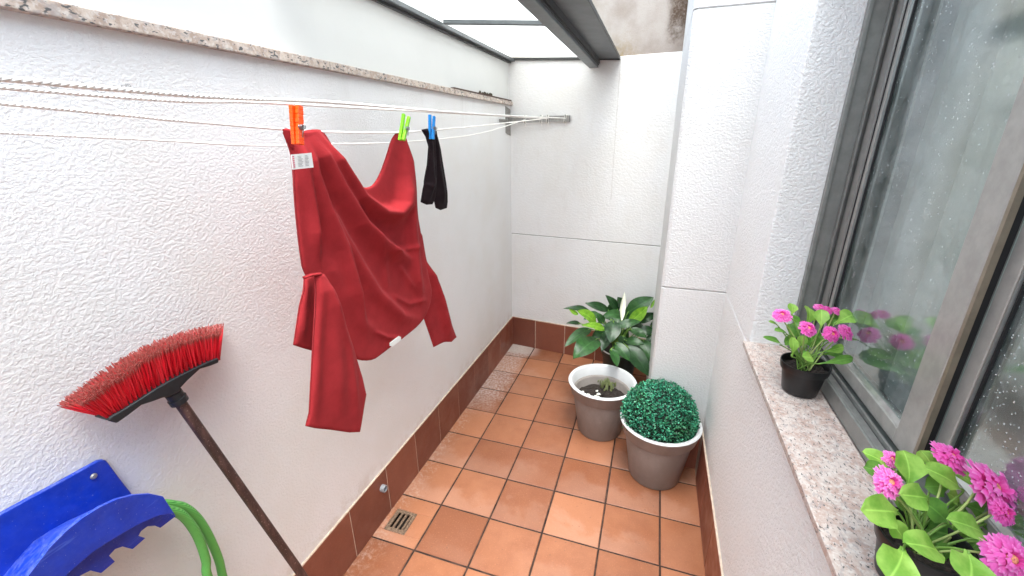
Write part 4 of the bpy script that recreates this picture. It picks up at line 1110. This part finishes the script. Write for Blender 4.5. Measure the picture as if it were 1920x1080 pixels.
# far pot: enlarged view 1380,540 x4.5
flower_plant((1.502, -.700, 1.0105), 'pink flowers in a black pot at the far end of the sill, by the reveal', PX(1380, 540, 4.5), [
    ((470, 235), (466, 128), 66, .02, .03, G, .5), ((600, 310), (610, 160), 132, .03, .05, G, .4), ((715, 340), (722, 180), 84, -.01, 0, G, .4), ((830, 305), (990, 225), 110, .0, .02, G, .9),
    ((560, 330), (440, 235), 70, .05, .06, D_, .8), ((440, 400), (322, 355), 48, .0, -.02, D_, .9), ((370, 340), (275, 280), 36, .02, .02, G, 1.0), ((395, 490), (225, 415), 40, -.03, -.06, D_, 1.0),
    ((490, 460), (440, 300), 60, .02, .03, D_, .4), ((520, 420), (490, 290), 90, .03, .04, D_, .4), ((470, 580), (470, 410), 70, -.03, -.03, G, .3), ((540, 500), (560, 400), 70, .0, .0, G, .4),
    ((655, 600), (560, 580), 66, -.05, -.07, G, 1.0), ((700, 640), (990, 590), 60, -.04, -.03, D_, 1.0), ((730, 540), (910, 495), 56, -.02, -.01, G, .9), ((640, 520), (630, 390), 110, .02, .02, D_, .3),
    ((740, 560), (900, 545), 90, .0, .01, D_, .7), ((770, 330), (800, 240), 80, .05, .05, D_, .5), ((840, 420), (1020, 432), 40, .04, .05, G, 1.0), ((700, 470), (740, 380), 80, .0, .0, D_, .4),
    ((450, 400), (410, 480), 50, .03, .0, D_, .6), ((790, 330), (830, 180), 60, .06, .07, D_, .4), ((640, 640), (560, 530), 50, -.04, -.04, D_, .5)],
    [(385, 236, 78, .0, fn(1.5, -.4)), (602, 348, 80, -.04, fn(1.0, .1)), (800, 392, 78, -.04, fn(.45, .1)), (918, 372, 80, -.01, fn(.7, .5)), (704, 172, 54, .05, fn(1.6, 0)), (768, 188, 46, .04, fn(1.5, .4)), (845, 196, 46, .05, fn(1.3, .3))], 1.115)
# near pot: enlarged view 1580,800 x3.856
flower_plant((1.512, -1.243, 1.0105), 'pink flowers in a black pot on the near sill, before the rain dotted pane', PX(1580, 800, 3.856), [
    ((470, 440), (440, 172), 190, .0, .02, G, .3), ((370, 320), (138, 182), 100, .03, .04, G, .8), ((340, 370), (150, 290), 110, .02, .02, D_, .8), ((660, 330), (560, 168), 140, .08, .10, G, .4),
    ((870, 470), (575, 290), 130, .04, .04, G, .9), ((620, 520), (410, 490), 140, -.02, -.04, G, 1.0), ((760, 440), (590, 430), 110, .05, .05, D_, .7), ((400, 620), (132, 600), 170, -.02, -.05, G, 1.0),
    ((760, 700), (570, 530), 130, .0, .0, D_, .7), ((1035, 800), (755, 670), 130, -.03, -.05, G, .9), ((720, 940), (440, 840), 160, -.05, -.08, G, 1.0), ((440, 880), (330, 1110), 220, -.07, -.10, G, .9),
    ((900, 900), (920, 1130), 230, -.08, -.11, G, .8), ((560, 600), (690, 700), 80, .02, .02, D_, .8), ((840, 560), (760, 480), 110, .05, .05, G, .5), ((740, 640), (860, 560), 110, .05, .06, D_, .5),
    ((880, 560), (1080, 660), 190, .04, .04, D_, .6), ((1000, 760), (1290, 720), 170, .03, .03, D_, .9), ((1040, 840), (1400, 800), 90, .0, .0, G, 1.0), ((820, 800), (600, 740), 190, .01, .01, D_, .6),
    ((900, 900), (1020, 780), 120, .0, .0, D_, .7), ((480, 620), (360, 500), 80, .02, .02, D_, .6), ((420, 560), (330, 440), 70, .0, .0, G, .6), ((440, 820), (340, 680), 100, -.02, -.02, G, .6),
    ((720, 960), (760, 840), 150, -.02, -.02, D_, .5), ((1000, 1000), (1130, 1090), 130, -.03, -.04, D_, .9), ((1290, 640), (1280, 540), 120, .05, .05, G, .4), ((980, 430), (780, 330), 90, .08, .08, G, .8),
    ((1100, 690), (1340, 660), 110, .03, .05, G, 1.0), ((460, 400), (410, 300), 90, .03, .03, D_, .5), ((840, 860), (840, 700), 150, .02, .02, D_, .4), ((640, 900), (720, 720), 130, .02, .02, D_, .5)],
    [(328, 404, 116, -.02, fn(.75, 0)), (352, 238, 66, .03, fn(1.2, -.3)), (762, 226, 128, .06, fn(1.7, .45)), (1040, 440, 205, .01, fn(.95, .55)), (1145, 618, 104, -.02, fn(.5, .2)), (1190, 950, 168, -.07, fn(.55, -.2)), (1320, 505, 70, .06, fn(1.0, .2))], .640)

# ------------------------------------------------------------------ light
w = bpy.data.worlds.new('World'); scene.world = w; w.use_nodes = True
nt = w.node_tree; bg = nt.nodes['Background']; sky = nt.nodes.new('ShaderNodeTexSky'); sky.sky_type = 'NISHITA'; sky.sun_disc = False
EL, AZ = math.radians(75), math.radians(160)         # direction of the sun, azimuth from +Y towards +X
sky.sun_elevation = EL; sky.sun_rotation = AZ; sky.dust_density = 4.0; sky.air_density = 1.0
hs_ = nt.nodes.new('ShaderNodeHueSaturation'); hs_.inputs['Saturation'].default_value = .45
nt.links.new(sky.outputs[0], hs_.inputs['Color']); mxs = nt.nodes.new('ShaderNodeMix'); mxs.data_type = 'RGBA'; mxs.blend_type = 'MULTIPLY'; mxs.inputs['Factor'].default_value = 1
mxs.inputs['B'].default_value = (.93, 1.00, 1.0, 1)
nt.links.new(hs_.outputs[0], mxs.inputs['A']); nt.links.new(mxs.outputs['Result'], bg.inputs[0]); bg.inputs[1].default_value = .15
sl = bpy.data.lights.new('sun', 'SUN'); sl.energy = 0.5; sl.angle = math.radians(35); sl.color = (1.0, .99, .97)
so = bpy.data.objects.new('sun', sl); COL.objects.link(so)
dv = Vector((math.sin(AZ) * math.cos(EL), math.cos(AZ) * math.cos(EL), math.sin(EL)))
so.rotation_euler = dv.to_track_quat('Z', 'Y').to_euler()

scene.render.engine = 'CYCLES'
scene.cycles.use_denoising = True
scene.cycles.max_bounces = 12; scene.cycles.diffuse_bounces = 8; scene.cycles.transparent_max_bounces = 12
scene.cycles.sample_clamp_indirect = 8
vs = scene.view_settings
vs.view_transform = 'Standard'; vs.look = 'None'; vs.exposure = 2.34; vs.gamma = 1; vs.use_curve_mapping = False
